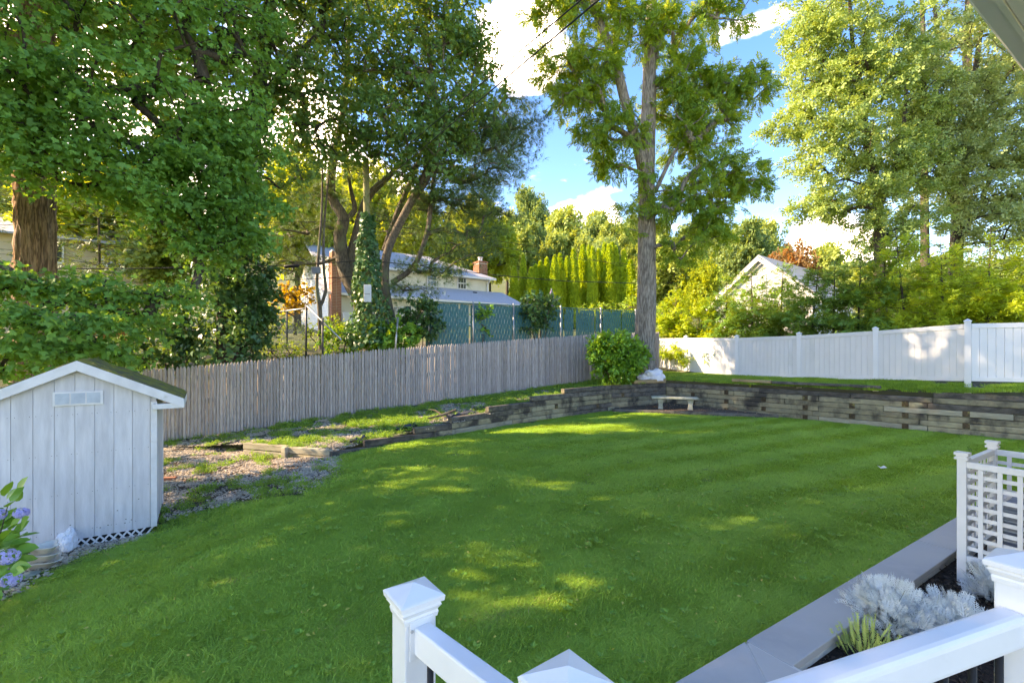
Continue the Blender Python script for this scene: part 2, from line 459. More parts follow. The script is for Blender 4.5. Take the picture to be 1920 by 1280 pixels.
def station(i):
    w, f, n, lift = ST[i]
    w, f, n = Vector(w), Vector(f), Vector((*n, 0)).normalized()
    pts = [w, f]
    for k, r in enumerate(ROWS):
        if lift > 1: z = f.z + (lift, lift + .7, lift + 1.6, lift + 8.5, 40, 60)[k]
        else: z = f.z + (lift, lift + .2, lift + .6, lift + 2.5, 12, 26)[k]
        p = f + n * r; p.z = z; pts.append(p)
    return pts
tv, tf = [], []
SUB = 4
rows_all = []
for i in range(len(ST) - 1):
    A, B = station(i), station(i + 1)
    for s in range(SUB if i < len(ST) - 2 else SUB + 1):
        t = s / SUB
        rows_all.append([a.lerp(b, t) for a, b in zip(A, B)])
m_ = 0
fine = []
for rrow in rows_all:
    o = []
    for k in range(len(rrow) - 1):
        nsub = 5 if k == 0 else 3
        for j in range(nsub): o.append(rrow[k].lerp(rrow[k + 1], j / nsub))
    o.append(rrow[-1]); fine.append(o)
nc = len(fine[0])
for o in fine:
    for q, p in enumerate(o):
        b = 0 if q == 0 else .05 * mnoise.noise(Vector((p.x * .9, p.y * .9, 3.1)))
        tv.append((p.x, p.y, p.z + b))
for i in range(len(fine) - 1):
    for k in range(nc - 1):
        tf.append([i * nc + k, (i + 1) * nc + k, (i + 1) * nc + k + 1, i * nc + k + 1][::-1])
bank = mesh_obj('terrace_bank', tv, tf, m_terrace, True); tag(bank, 'weedy raised bank behind the timber walls and under the fences', 'bank', kind='structure')
bank.data.materials.append(m_farground)
for p in bank.data.polygons:
    if (p.index % (nc - 1)) > 8: p.material_index = 1
BVH = BVHTree.FromPolygons([Vector(v) for v in tv], tf)
def bank_z(x, y, default=None):
    h = BVH.ray_cast(Vector((x, y, 200)), Vector((0, 0, -1)))
    return h[0].z if h[0] is not None else (lawn_z(x, y) if default is None else default)
# the lawn sheet (gently falling to the left) and a far base sheet under everything
lv, lf = [], []
xs = np.linspace(-22, 18, 81); ys = np.linspace(-8, 22, 61)
for y in ys:
    for x in xs: lv.append((x, y, lawn_z(x, y) + .012 * mnoise.noise(Vector((x * 1.1, y * 1.1, 0)))))
n_ = len(xs)
lf = [[j * n_ + i, j * n_ + i + 1, (j + 1) * n_ + i + 1, (j + 1) * n_ + i] for j in range(len(ys) - 1) for i in range(n_ - 1)]
lawn = mesh_obj('lawn', lv, lf, m_lawnsoil, True); tag(lawn, 'mown green lawn running up to the timber wall', 'lawn', kind='structure')
g = MB(); g.add([(-600, -300, -.9), (600, -300, -.9), (600, 600, -.9), (-600, 600, -.9)], [[0, 1, 2, 3]])
tag(g.obj('ground', m_farground), 'surrounding ground reaching to the horizon', 'ground', kind='structure')
# gravel yard sheet between shed, tie edging and lawn
GRAV = [hit(*p) for p in ((296, 1000), (330, 968), (450, 940), (560, 928), (640, 886), (640, 862))] + [Vector((-3.85, 9.7, 0)), Vector((-6.2, 10.5, 0)), Vector((-8.7, 11.2, 0)), Vector((-11, 9.5, 0)), Vector((-7.0, 7.6, 0)), Vector((-6.0, 7.2, 0))]
BEDL = [hit(*p) for p in ((-120, 1230), (0, 1142), (60, 1090), (150, 1042), (296, 1000))] + [Vector((-5.2, 6.62, 0)), Vector((-7.2, 5.0, 0)), Vector((-7.0, 3.4, 0))]
def sheet(name, poly, material, lift, label, step=.35):
    x0 = min(p[0] for p in poly); x1 = max(p[0] for p in poly); y0 = min(p[1] for p in poly); y1 = max(p[1] for p in poly)
    bm = bmesh.new()
    vs_ = [bm.verts.new((p[0], p[1], 0)) for p in poly]
    bm.faces.new(vs_)
    bmesh.ops.triangulate(bm, faces=bm.faces[:])
    for _ in range(3): bmesh.ops.subdivide_edges(bm, edges=[e for e in bm.edges if e.calc_length() > step], cuts=1, use_grid_fill=True)
    bmesh.ops.triangulate(bm, faces=bm.faces[:])
    for v in bm.verts: v.co.z = lawn_z(v.co.x, v.co.y) + lift + .012 * mnoise.noise(Vector((v.co.x * 1.1, v.co.y * 1.1, 0)))
    bm.normal_update()
    me = bpy.data.meshes.new(name); bm.to_mesh(me); bm.free()
    for p in me.polygons:
        pass
    me.materials.append(material)
    o = bpy.data.objects.new(name, me); COL.objects.link(o)
    return tag(o, label, name.replace('_', ' ').split()[-1], kind='structure')
sheet('gravel_yard', GRAV, m_soil, .022, 'bare soil and gravel yard beside the white shed')
sheet('shed_border', BEDL, m_soil, .022, 'narrow pebbly soil border in front of the white shed')

# ------------------------------------------------------------------ timber retaining walls
HT = .15
def timber(p0, p1, w, h, z, parent, material, name='timber', jit=.008, bev=.014):
    """one beam: front face along p0-p1, thickness w away from the lawn, bottom at z"""
    p0, p1 = Vector((p0[0], p0[1], 0)), Vector((p1[0], p1[1], 0))
    d = (p1 - p0); L = d.length; d.normalize()
    nrm = Vector((-d.y, d.x, 0))
    if nrm.dot(Vector((4, 6, 0)) - p0) > 0: nrm = -nrm      # away from the lawn's middle
    off = nrm * random.uniform(-jit, jit)
    seg = max(2, int(L / .45))
    V, Fc = [], []
    for i in range(seg + 1):
        p = p0 + d * (L * i / seg) + off
        c = [p, p + nrm * w, p + nrm * w, p]
        zz = [z + .004, z + .004, z + h, z + h]
        for k in range(4):
            q = c[k].copy(); q.z = zz[k] + random.uniform(-.004, .004)
            q += nrm * random.uniform(-.005, .005)
            V.append(q)
    for i in range(seg):
        for k in range(4):
            k2 = (k + 1) % 4
            Fc.append([i * 4 + k, i * 4 + k2, (i + 1) * 4 + k2, (i + 1) * 4 + k])
    Fc += [[3, 2, 1, 0], [seg * 4 + k for k in range(4)]]
    o = mesh_obj(name, V, Fc, material)
    bm = bmesh.new(); bm.from_mesh(o.data)
    bmesh.ops.recalc_face_normals(bm, faces=bm.faces[:])
    sharp = [e for e in bm.edges if len(e.link_faces) == 2 and e.calc_face_angle() > .9]
    bmesh.ops.bevel(bm, geom=sharp, offset=bev, segments=2, profile=.5, affect='EDGES')
    bm.to_mesh(o.data); bm.free()
    return put(o, parent)
def tie_end(p, d, z, parent):
    n_in = Vector((-d.y, d.x, 0))
    if n_in.dot(Vector((4, 6, 0)) - p) < 0: n_in = -n_in
    m = MB(); o = p + n_in * -.06; o.z = z + .006
    m.obox(o, d * .135, n_in * .078, Vector((0, 0, .138)))
    return m.obj('timber_end', m_tie_end, parent, bevel=.01)
wr = thing('retaining_wall', WALL_R0.lerp(WALL_R1, .5), 'long dark timber retaining wall under the white vinyl fence', 'retaining wall')
dR = DR.normalized(); LR = DR.length + 2.6
step_t = .824 * DR.length
for c in range(8):
    z = -.15 + HT * c + .0
    ztop = z + HT
    x = 0.0
    start = 0 if c < 7 else None
    if c == 7:                       # the raised last course at the right
        x = step_t
    brk = (c * 0.83) % 2.4 + .6
    endx = LR
    ends = []
    while x < endx - .05:
        L = min(2.42, endx - x) if x > 0 or c % 2 else brk
        L = min(L, endx - x)
        if c == 6 and x < step_t < x + L - .1: L = step_t - x + .0
        mt = m_tie
        if (c == 6 and x < step_t) or c == 7: mt = m_tie_cap
        elif c == 5: mt = m_tie_cap if random.random() < .45 else m_tie
        elif c <= 1: mt = m_tie_pale if random.random() < .12 else m_tie
        elif random.random() < .03: mt = m_tie_pale
        timber(WALL_R0 + dR * (x + .004), WALL_R0 + dR * (x + L - .004), .15, HT - .006, z, wr, mt)
        x += L
for k in range(8):
    xx = .95 + k * 1.16
    for c in ((2, 4) if k % 2 == 0 else (1, 3, 5)):
        tie_end(WALL_R0 + dR * xx, dR, -.15 + HT * c + .01, wr)
# left, stepped arm
wl_ = thing('stepped_retaining_wall', WALL_L[2], 'stepped timber retaining wall climbing along the wooden picket fence', 'retaining wall')
lenL = [(WALL_L[i + 1] - WALL_L[i]).length for i in range(4)]
totL = sum(lenL)
def wl_at(s):
    for i, li in enumerate(lenL):
        if s <= li or i == 3: return WALL_L[i].lerp(WALL_L[i + 1], s / li)
        s -= li
def s_of_px(px):
    best = min(range(0, 1201), key=lambda k: abs(960 + FP * wl_at(totL * k / 1200).x / wl_at(totL * k / 1200).y - px))
    return totL * best / 1200
steps = [s_of_px(p) for p in (622, 683, 777, 846, 916, 998, 1058)]
corn = [0]
for li in lenL: corn.append(corn[-1] + li)
for c in range(8):                   # course tops 0, .15, ... ; course c starts at step c-1
    z = -.30 + HT * c
    x0 = steps[max(0, c - 1)] if c >= 1 else steps[0]
    if c == 0: x0 = steps[0]
    x = x0
    first = True
    if c == 7 + 0: x = steps[6]
    while x < totL - .05:
        L = random.uniform(1.7, 2.5)
        nxt = min(totL, x + L)
        for cc in corn[1:-1]:
            if x + .15 < cc < nxt - .15: nxt = cc
        if totL - nxt < .5: nxt = totL
        p0, p1 = wl_at(x + .004), wl_at(nxt - .004)
        top = c >= 1 and (first or c == 7)
        mt = m_tie_cap if top else (m_tie_pale if x < steps[4] and random.random() < .6 else (m_tie if random.random() < .6 else m_tie_cap))
        timber(p0, p1, .15, HT - .006, z, wl_, mt)
        x = nxt; first = False
for k, xx in enumerate((s_of_px(1040), s_of_px(1118), s_of_px(1165))):
    d = (wl_at(xx + .1) - wl_at(xx)).normalized()
    tie_end(wl_at(xx), d, (.31, .16, .46)[k], wl_)
# loose newer beams lying on top of the wall
nt = thing('loose_timber', wl_at(totL - .9) + Vector((0, 0, .91)), 'pale newer timber lying on the wall corner beside the round bush', 'timber')
timber(wl_at(totL - 1.55), wl_at(totL - .01), .15, .135, .905, nt, m_tie_new, 'beam')
nt = thing('loose_timber', WALL_R0 + dR * 2.6 + Vector((0, 0, 1.05)), 'orange-brown newer timber lying on the long wall below the white fence', 'timber')
timber(WALL_R0 + dR * 2.35, WALL_R0 + dR * 3.55, .15, .10, 1.055, nt, m_tie_new, 'beam')
nt = thing('loose_timber', WALL_R0 + dR * 3.6 + Vector((0, 0, 1.05)), 'blackened timber capping the middle of the long wall', 'timber')
timber(WALL_R0 + dR * 3.58, WALL_R0 + dR * 6.3, .15, .085, 1.055, nt, m_tie_cap, 'beam')
# low edging box at the foot of the terrace, with a stub post
ed = thing('timber_edging', (-5, 10, -.2), 'low grey-brown timber edging with a stub post beside the gravel', 'edging')
for c in range(2):
    timber((-6.1, 10.32), (-4.95, 9.97), .14, .14, -.26 + c * .15, ed, m_tie_pale)
    timber((-4.93, 9.96), (-3.86, 9.62), .14, .14, -.27 + c * .15, ed, m_tie_pale if c else m_tie)
mb = MB(); mb.obox((-5.02, 9.88, -.3), (.11, -.035, 0), (.03, .09, 0), (0, 0, .33)); mb.obj('stub_post', m_tie_pale, ed, bevel=.012)
# thin edging plank and bench in the corner
eg = thing('bench_edging', (4.6, 15.9, 0), 'thin dark plank edging the soil under the stone bench', 'edging')
timber((3.42, 15.55), (8.3, 14.15), .06, .13, -.01, eg, m_tie_cap, 'plank')
cb = [Vector((3.5, 15.6, .10)), Vector((8.3, 14.2, .10)), Vector((5.9, 16.95, .16)), Vector((3.6, 15.95, .12))]
mb = MB(); mb.add([cb[0], cb[1], cb[2], cb[3]], [[0, 1, 2, 3]]); tag(mb.obj('corner_bed', m_soil), 'bare soil in the wall corner under the bench', 'bed', kind='structure')
bn = thing('stone_bench', W(1262, 760, 15.9), 'low pale mossy stone bench in the corner of the timber walls', 'bench')
ba, bb = W(1222, 742, 15.6), W(1310, 743, 15.2)
dB = (bb - ba); dB.z = 0; LB = dB.length; dB.normalize(); nB = Vector((-dB.y, dB.x, 0))
mb = MB(); o = ba.copy(); o.z = .46; mb.obox(o, dB * LB, nB * .36, (0, 0, .075)); mb.obj('seat', m_stone_pale, bn, bevel=.02)
for t in (.14, .78):
    mb = MB(); o = ba + dB * (LB * t) + nB * .07; o.z = .10
    mb.prism([o, o + dB * .17, o + dB * .15 + Vector((0, 0, .16)), o + dB * .19 + Vector((0, 0, .357)), o + dB * -.02 + Vector((0, 0, .357)), o + dB * .02 + Vector((0, 0, .16))], nB * .22)
    mb.obj('leg', m_stone_pale, bn, bevel=.01)

# ------------------------------------------------------------------ wooden stockade fence
fw = thing('stockade_fence', FENCE_W[2], 'weathered grey stockade fence of round-topped wooden pickets', 'fence')
def picket_mesh(w, h):
    """half-round slat with a pointed tip"""
    prof = [(-w / 2, 0), (-w / 2 * .86, .014), (-w / 2 * .45, .025), (w / 2 * .45, .025), (w / 2 * .86, .014), (w / 2, 0)]
    V, Fc = [], []
    for z, s in ((0, 1), (h * .5, 1), (h - .085, 1), (h - .035, .74), (h, .30)):
        for x, y in prof: V.append((x * s, -y * (1 if z < h - .05 else .8), z))
        V.append((0, .012, z))
    n = 7
    order = [0, 1, 2, 3, 4, 5, 6]
    for i in range(4):
        for k in range(n):
            k2 = (k + 1) % n
            Fc.append([i * n + k, i * n + k2, (i + 1) * n + k2, (i + 1) * n + k])
    Fc.append([4 * n + k for k in range(n)])
    me = bpy.data.meshes.new('picket'); me.from_pydata(V, [], Fc); me.update(); me.materials.append(m_fence_wood)
    return me
PK = [picket_mesh(.076, 1.83 + d) for d in (-.012, .0, .012)] + [picket_mesh(.088, 1.83), picket_mesh(.066, 1.82)]
PKW = [.076, .076, .076, .088, .066]
s = 5.0
P = FENCE_W
LF = [(Vector((P[i + 1].x, P[i + 1].y)) - Vector((P[i].x, P[i].y))).length for i in range(len(P) - 1)]
def fw_at(s):
    for i, li in enumerate(LF):
        if s <= li or i == len(LF) - 1:
            d = (P[i + 1] - P[i]); return P[i].lerp(P[i + 1], s / li), math.atan2(d.y, d.x)
        s -= li
TOTF = sum(LF)
while s < TOTF - .02:
    k = random.choice((0, 1, 1, 2, 3, 4))
    p, a = fw_at(s + PKW[k] / 2)
    inst('picket', PK[k], fw, (p.x, p.y, p.z + .02), rot=(random.uniform(-.006, .006), random.uniform(-.006, .006), a + random.uniform(-.03, .03)))
    s += PKW[k] + .003
for h in (.3, .95, 1.55):
    for i in range(len(P) - 1):
        a, b = P[i], P[i + 1]
        d = (b - a); n = Vector((-d.y, d.x, 0)).normalized()
        mb = MB(); mb.obox(a + n * .013 + Vector((0, 0, h)), d, n * .04, (0, 0, .07)); mb.obj('rail', m_fence_wood, fw)
s = 5.0
while s < TOTF:
    p, a = fw_at(s); n = Vector((-math.sin(a), math.cos(a), 0)); d = Vector((math.cos(a), math.sin(a), 0))
    mb = MB(); mb.obox(p + n * .055 + Vector((0, 0, -.3)), d * .1, n * .1, (0, 0, 1.95)); mb.obj('post', m_fence_wood, fw)
    s += 2.4

# ------------------------------------------------------------------ white vinyl privacy fence
fv = thing('vinyl_fence', FENCE_V[3], 'white vinyl privacy fence with capped posts above the timber wall', 'fence')
HV = 1.52
def vpost(p, h=HV + .06):
    a = math.atan2(DR.y, DR.x)
    mb = MB(); mb.box(-.065, -.065, -.3, .065, .065, h); me0 = mb.obj('post', m_vinyl, None, bevel=.006)
    me0.location = p; me0.rotation_euler = (0, 0, a); put(me0, fv)
    mb = MB()
    mb.box(-.078, -.078, h - .004, .078, .078, h + .022)
    q = .07; t = h + .022
    mb.add([(-q, -q, t), (q, -q, t), (q, q, t), (-q, q, t), (0, 0, t + .05)], [[0, 1, 4], [1, 2, 4], [2, 3, 4], [3, 0, 4], [3, 2, 1, 0]])
    c = mb.obj('post_cap', m_vinyl)
    c.parent = me0
for i, p in enumerate(FENCE_V): vpost(p)
for i in range(len(FENCE_V) - 1):
    a, b = FENCE_V[i], FENCE_V[i + 1]
    d = b - a; L = math.hypot(d.x, d.y); u = Vector((d.x / L, d.y / L, 0)); n = Vector((-u.y, u.x, 0))
    sl = d.z / L
    def rail(z, h, th, nm):
        o = a + u * .065 - n * th / 2; o.z = a.z + z
        mb = MB(); mb.obox(o, u * (L - .13) + Vector((0, 0, sl * (L - .13))), n * th, (0, 0, h)); mb.obj(nm, m_vinyl, fv, bevel=.004)
    rail(HV - .12, .12, .06, 'top_rail'); rail(.05, .11, .06, 'bottom_rail')
    nb = max(2, round((L - .13) / .152)); wb = (L - .13) / nb
    for k in range(nb):
        o = a + u * (.065 + k * wb + .003) - n * (.011 + random.uniform(0, .001)); o.z = a.z + .155 + sl * (.065 + k * wb)
        mb = MB(); mb.obox(o, u * (wb - .006) + Vector((0, 0, sl * wb)), n * .022, (0, 0, HV - .27)); mb.obj('board', m_vinyl, fv, bevel=.0025, seg=1)

# ------------------------------------------------------------------ garden shed
E = Vector((-.83, -.56, 0)).normalized(); NB_ = Vector((-.56, .83, 0)).normalized(); UP = Vector((0, 0, 1))
C0 = Vector((-5.16, 6.6, -.40))                       # front right foot of the siding
HW = .83; EAV = 1.90; PEAK = 2.31; DEP = 1.15
sh = thing('garden_shed', C0 + E * HW, 'small white painted wooden shed with mossy gable roof', 'shed')
def wtop(x):      # siding top at distance x from the right corner
    return EAV + (PEAK - EAV) * (1 - abs(x - HW) / HW) - .04
mb = MB(); mb.prism([C0, C0 + E * 2 * HW, C0 + E * 2 * HW + UP * wtop(2 * HW), C0 + E * HW + UP * wtop(HW), C0 + UP * wtop(0)], NB_ * .02)
mb.obj('backing', m_paint, sh)
nbd = 8; bw = (2 * HW - .07) / nbd
for k in range(nbd + 1):
    x0 = .07 + k * bw; x1 = min(x0 + bw, 2 * HW) - .006
    if x1 - x0 < .03: continue
    xs_ = [x0] + ([HW] if x0 < HW < x1 else []) + [x1]
    o = C0 - NB_ * .013
    poly = [o + E * x0, o + E * x1] + [o + E * x + UP * wtop(x) for x in xs_[::-1]]
    mb = MB(); mb.prism(poly, NB_ * .011); mb.obj('board', m_paint, sh)
def trim(o, a, b, c, nm, mt=None, bev=.004, par=None): 
    mb = MB(); mb.obox(o, a, b, c); return mb.obj(nm, mt or m_trim, par or sh, bevel=bev)
trim(C0 - E * .012 - NB_ * .035, E * .075, NB_ * .02, UP * (EAV - .1), 'corner_trim')
for k in range(4):                                   # right-hand side wall
    o = C0 + NB_ * (.03 + k * DEP / 4)
    trim(o, NB_ * (DEP / 4 - .006), E * .02, UP * (EAV - .08), 'side_board', m_paint, .002)
trim(C0 - E * .01 + NB_ * DEP, NB_ * .05, E * .03, UP * (EAV - .1), 'corner_trim')
trim(C0 - E * .006 + NB_ * .03, NB_ * DEP, E * .02, Vector((0, 0, -.06)), 'sill', m_soil)
trim(C0 + E * .03 + NB_ * DEP, E * 1.6, NB_ * .02, UP * (EAV + .1), 'back_wall', m_paint)
trim(C0 + E * 2 * HW + NB_ * .03, NB_ * DEP, E * -.02, UP * (EAV - .05), 'side_wall', m_paint)
OV = .33; FOV = .10
slope = (PEAK - EAV + .03) / HW
rz = lambda x: C0.z + PEAK + .03 - abs(x - HW) * slope * .93
for sgn in (-1, 1):
    x_e = HW + sgn * (HW + OV)
    a = C0 + E * HW; a.z = rz(HW); b = C0 + E * x_e; b.z = rz(x_e)
    # roof slope: a lumpy mossy slab
    nu, nv = 26, 22
    V, Fc = [], []
    for j in range(nv + 1):
        for i in range(nu + 1):
            p = a.lerp(b, i / nu) - NB_ * FOV + NB_ * ((DEP + .2) * j / nv)
            edge = .02 if (i in (0,) ) else 0
            lump = .022 * mnoise.noise(p * 9) + .014 * mnoise.noise(p * 25)
            drop = -.03 if (j == 0 or i == nu) else 0
            V.append(p + Vector((0, 0, .075 + lump + drop)))
    w_ = nu + 1
    for j in range(nv):
        for i in range(nu): Fc.append([j * w_ + i, j * w_ + i + 1, (j + 1) * w_ + i + 1, (j + 1) * w_ + i])
    if sgn > 0: Fc = [f[::-1] for f in Fc]
    rf = mesh_obj('roof_slope', V, Fc, m_moss, True); put(rf, sh)
    mb = MB(); o = a - NB_ * (FOV - .004)
    mb.obox(o, b - a, NB_ * (DEP + .19), UP * .05); mb.obj('roof_deck', m_soil, sh)
    # barge board
    o = a - NB_ * (FOV + .012) + UP * -.075; dd = b - a
    mb = MB(); mb.obox(o, dd, NB_ * .018, UP * .135); mb.obj('barge_board', m_trim, sh, bevel=.003)
    # eave return block and fascia
    o = C0 + E * (HW + sgn * (HW - .04)) - NB_ * FOV; o.z = rz(x_e) - .075
    mb = MB(); mb.obox(o, E * (sgn * (OV + .03)), NB_ * (FOV + .02), UP * .075); mb.obj('eave_return', m_trim, sh, bevel=.003)
    o = b - NB_ * FOV - UP * .07
    mb = MB(); mb.obox(o, NB_ * (DEP + .2), E * (-sgn * .02), UP * .115); mb.obj('fascia', m_trim, sh, bevel=.003)
# louvred gable window of three frosted panes
wx, wz, ww, wh = HW - .235, 1.80, .50, .19
wo = C0 + E * (wx - .02) - NB_ * .034 + UP * wz
win = trim(wo, E * ww, NB_ * .02, UP * wh, 'window', m_trim, .003)
for k in range(3):
    trim(wo + E * (.03 + k * .155) - NB_ * .005 + UP * .025, E * .135, NB_ * .006, UP * (wh - .05), 'pane', m_frost, 0, win)
# rusty nail heads and knocked-out knots in the siding
mb = MB()
for k in range(nbd):
    for z_ in (.12, .62, 1.15, 1.68):
        for x_ in (.025, bw - .03):
            x = .07 + k * bw + x_ + random.uniform(-.006, .006)
            if z_ < wtop(x) - .05: mb.lathe([(.0045, 0), (0, .0001)], (0, 0, 0), 6); \
                [mb.v.__setitem__(-1 - i, tuple(C0 + E * (x + .0042 * math.cos(i * 1.047) * (i >= 6)) - NB_ * .0145 + UP * (z_ + random.uniform(-.0, .0) + .0042 * math.sin(i * 1.047) * (i >= 6)))) for i in range(12)]
for x, z_ in ((.19, .42), (.27, .14), (.33, .16), (.34, .11), (.52, .12), (.60, .10), (.42, .30), (.9, .2)):
    o = C0 + E * x - NB_ * .0142 + UP * z_
    mb.obox(o, E * .014, NB_ * .001, UP * .01)
nh_ = mb.obj('nail_heads', m_bark_dark, sh, kind='stuff')
# lattice skirt under the wall
for k in range(9):
    for s_ in (1, -1):
        x = .12 + k * .095
        o = C0 + E * x - NB_ * (.02 + .007 * (s_ > 0)) - UP * .12
        trim(o, E * .028, NB_ * .006, UP * .12 + E * (.1 * s_), 'lattice_slat', m_trim, 0)
trim(C0 + E * .05 + NB_ * .03 - UP * .13, E * 1.5, NB_ * .02, UP * .13, 'crawl_space_dark', m_black, 0)  # black panel standing in for the dark under the shed

# ------------------------------------------------------------------ foliage machinery
def diamond(l=1., w=.5, fold=.12):
    return np.array([(0, 0, 0), (w / 2, l * .5, fold), (0, l, 0), (-w / 2, l * .5, fold)]), [(0, 1, 2, 3)]
def maple_t():
    o = [(0, 0), (.22, .02), (.40, -.05), (.33, .20), (.56, .42), (.26, .50), (.0, 1.0), (-.26, .50), (-.56, .42), (-.33, .20), (-.40, -.05), (-.22, .02)]
    v = np.array([(x, y, .12 * abs(x) + -.10 * y * y) for x, y in o])
    return v, [tuple(range(12))]
def maple6_t():
    o = [(0, 0), (.40, .02), (.54, .45), (.24, .48), (0, 1.0), (-.24, .48), (-.54, .45), (-.40, .02)]
    v = np.array([(x, y, .12 * abs(x) - .08 * y * y) for x, y in o])
    return v, [tuple(range(8))]
def multi(parts):
    V, Fc = [], []
    n = 0
    for v, f in parts:
        V.append(v); Fc += [tuple(i + n for i in q) for q in f]; n += len(v)
    return np.vstack(V), Fc
def place(t, pos, ax, up, s):
    """template at pos with its length along ax"""
    v, f = t
    y = np.array(ax, float); y /= np.linalg.norm(y)
    z = np.array(up, float); z -= y * z.dot(y); z /= np.linalg.norm(z)
    x = np.cross(y, z)
    return v @ np.array([x, y, z]) * s + np.array(pos), f
def compound_t(pairs=6, leaf=.36, w=.42):
    ps = []
    for k in range(pairs):
        y = .12 + .76 * k / (pairs - 1)
        L = leaf * (1 - .35 * abs(k / (pairs - 1) - .45))
        dz = -.16 * y * y
        for s in (-1, 1):
            ps.append(place(diamond(1, w), (0, y, dz), (s * .85, .5, -.22), (0, 0, 1), L))
    ps.append(place(diamond(1, w), (0, .9, -.14), (0, 1, -.3), (0, 0, 1), leaf))
    return multi(ps)
def tuft_t(n=11, w=.05, spread=.9):
    ps = []
    for k in range(n):
        a = 2 * math.pi * (k * .618); r = spread * math.sqrt((k + .5) / n)
        d = np.array((math.cos(a) * r, 1.0 - .35 * r, math.sin(a) * r)); d /= np.linalg.norm(d)
        sx = np.cross(d, (.3, .2, 1)); sx /= np.linalg.norm(sx)
        ps.append((np.array([sx * -w / 2, sx * w / 2, d]), [(0, 1, 2)]))
    return multi(ps)
def frond_t(n=5):
    """flat conifer spray: a tip and side sprigs"""
    ps = [place(diamond(1, .22, .0), (0, .25, 0), (0, 1, -.05), (0, 0, 1), .75)]
    for k in range(n):
        y = .08 + .62 * k / n
        for s in (-1, 1):
            ps.append(place(diamond(1, .30, .0), (0, y, -.02), (s * .9, .75, -.18), (0, 0, 1), .48 * (1 - .45 * k / n)))
    return multi(ps)
def clump_t(n=4):
    """small bunch of leaves seen as one at far range"""
    ps = []
    for k in range(n):
        a = 2.4 * k
        ps.append(place(diamond(1, .62, .1), (.22 * math.cos(a), .2 * math.sin(a), .1 * math.sin(3 * a)), (math.cos(a + .4), math.sin(a + .4), .3 * math.sin(2.1 * k)), (.2 * math.cos(a * 2), 0, 1), .75))
    return multi(ps)
T_DIA, T_MAPLE, T_MAPLE6, T_COMP, T_TUFT, T_FROND, T_CLUMP = diamond(1, .55), maple_t(), maple6_t(), compound_t(), tuft_t(), frond_t(), clump_t()
T_OVAL = (np.array([(0, 0, 0), (.20, .25, .05), (.24, .55, .05), (0, 1, -.05), (-.24, .55, .05), (-.20, .25, .05)]), [(0, 1, 2, 3, 4, 5)])
T_COMP5 = compound_t(4, .50, .50)

def scatter_mesh(name, t, pos, ax, up, size, material, smooth_shade=False):
    """one mesh of many copies of template t: pos (N,3), ax (N,3) length direction, up (N,3) rough normal, size (N,)"""
    v, f = t
    N = len(pos)
    y = ax / (np.linalg.norm(ax, axis=1, keepdims=True) + 1e-9)
    z = up - y * np.sum(up * y, axis=1, keepdims=True)
    z /= (np.linalg.norm(z, axis=1, keepdims=True) + 1e-9)
    x = np.cross(y, z)
    M = np.stack([x, y, z], axis=1)                     # N,3,3 rows
    V = np.einsum('kj,njc->nkc', v, M) * size[:, None, None] + pos[:, None, :]
    k = len(v)
    ks = len(f[0])
    F0 = np.array(f)
    Fa = (F0[None] + (np.arange(N) * k)[:, None, None]).reshape(-1, ks)
    return np_obj(name, V.reshape(-1, 3), Fa, material, smooth_shade)

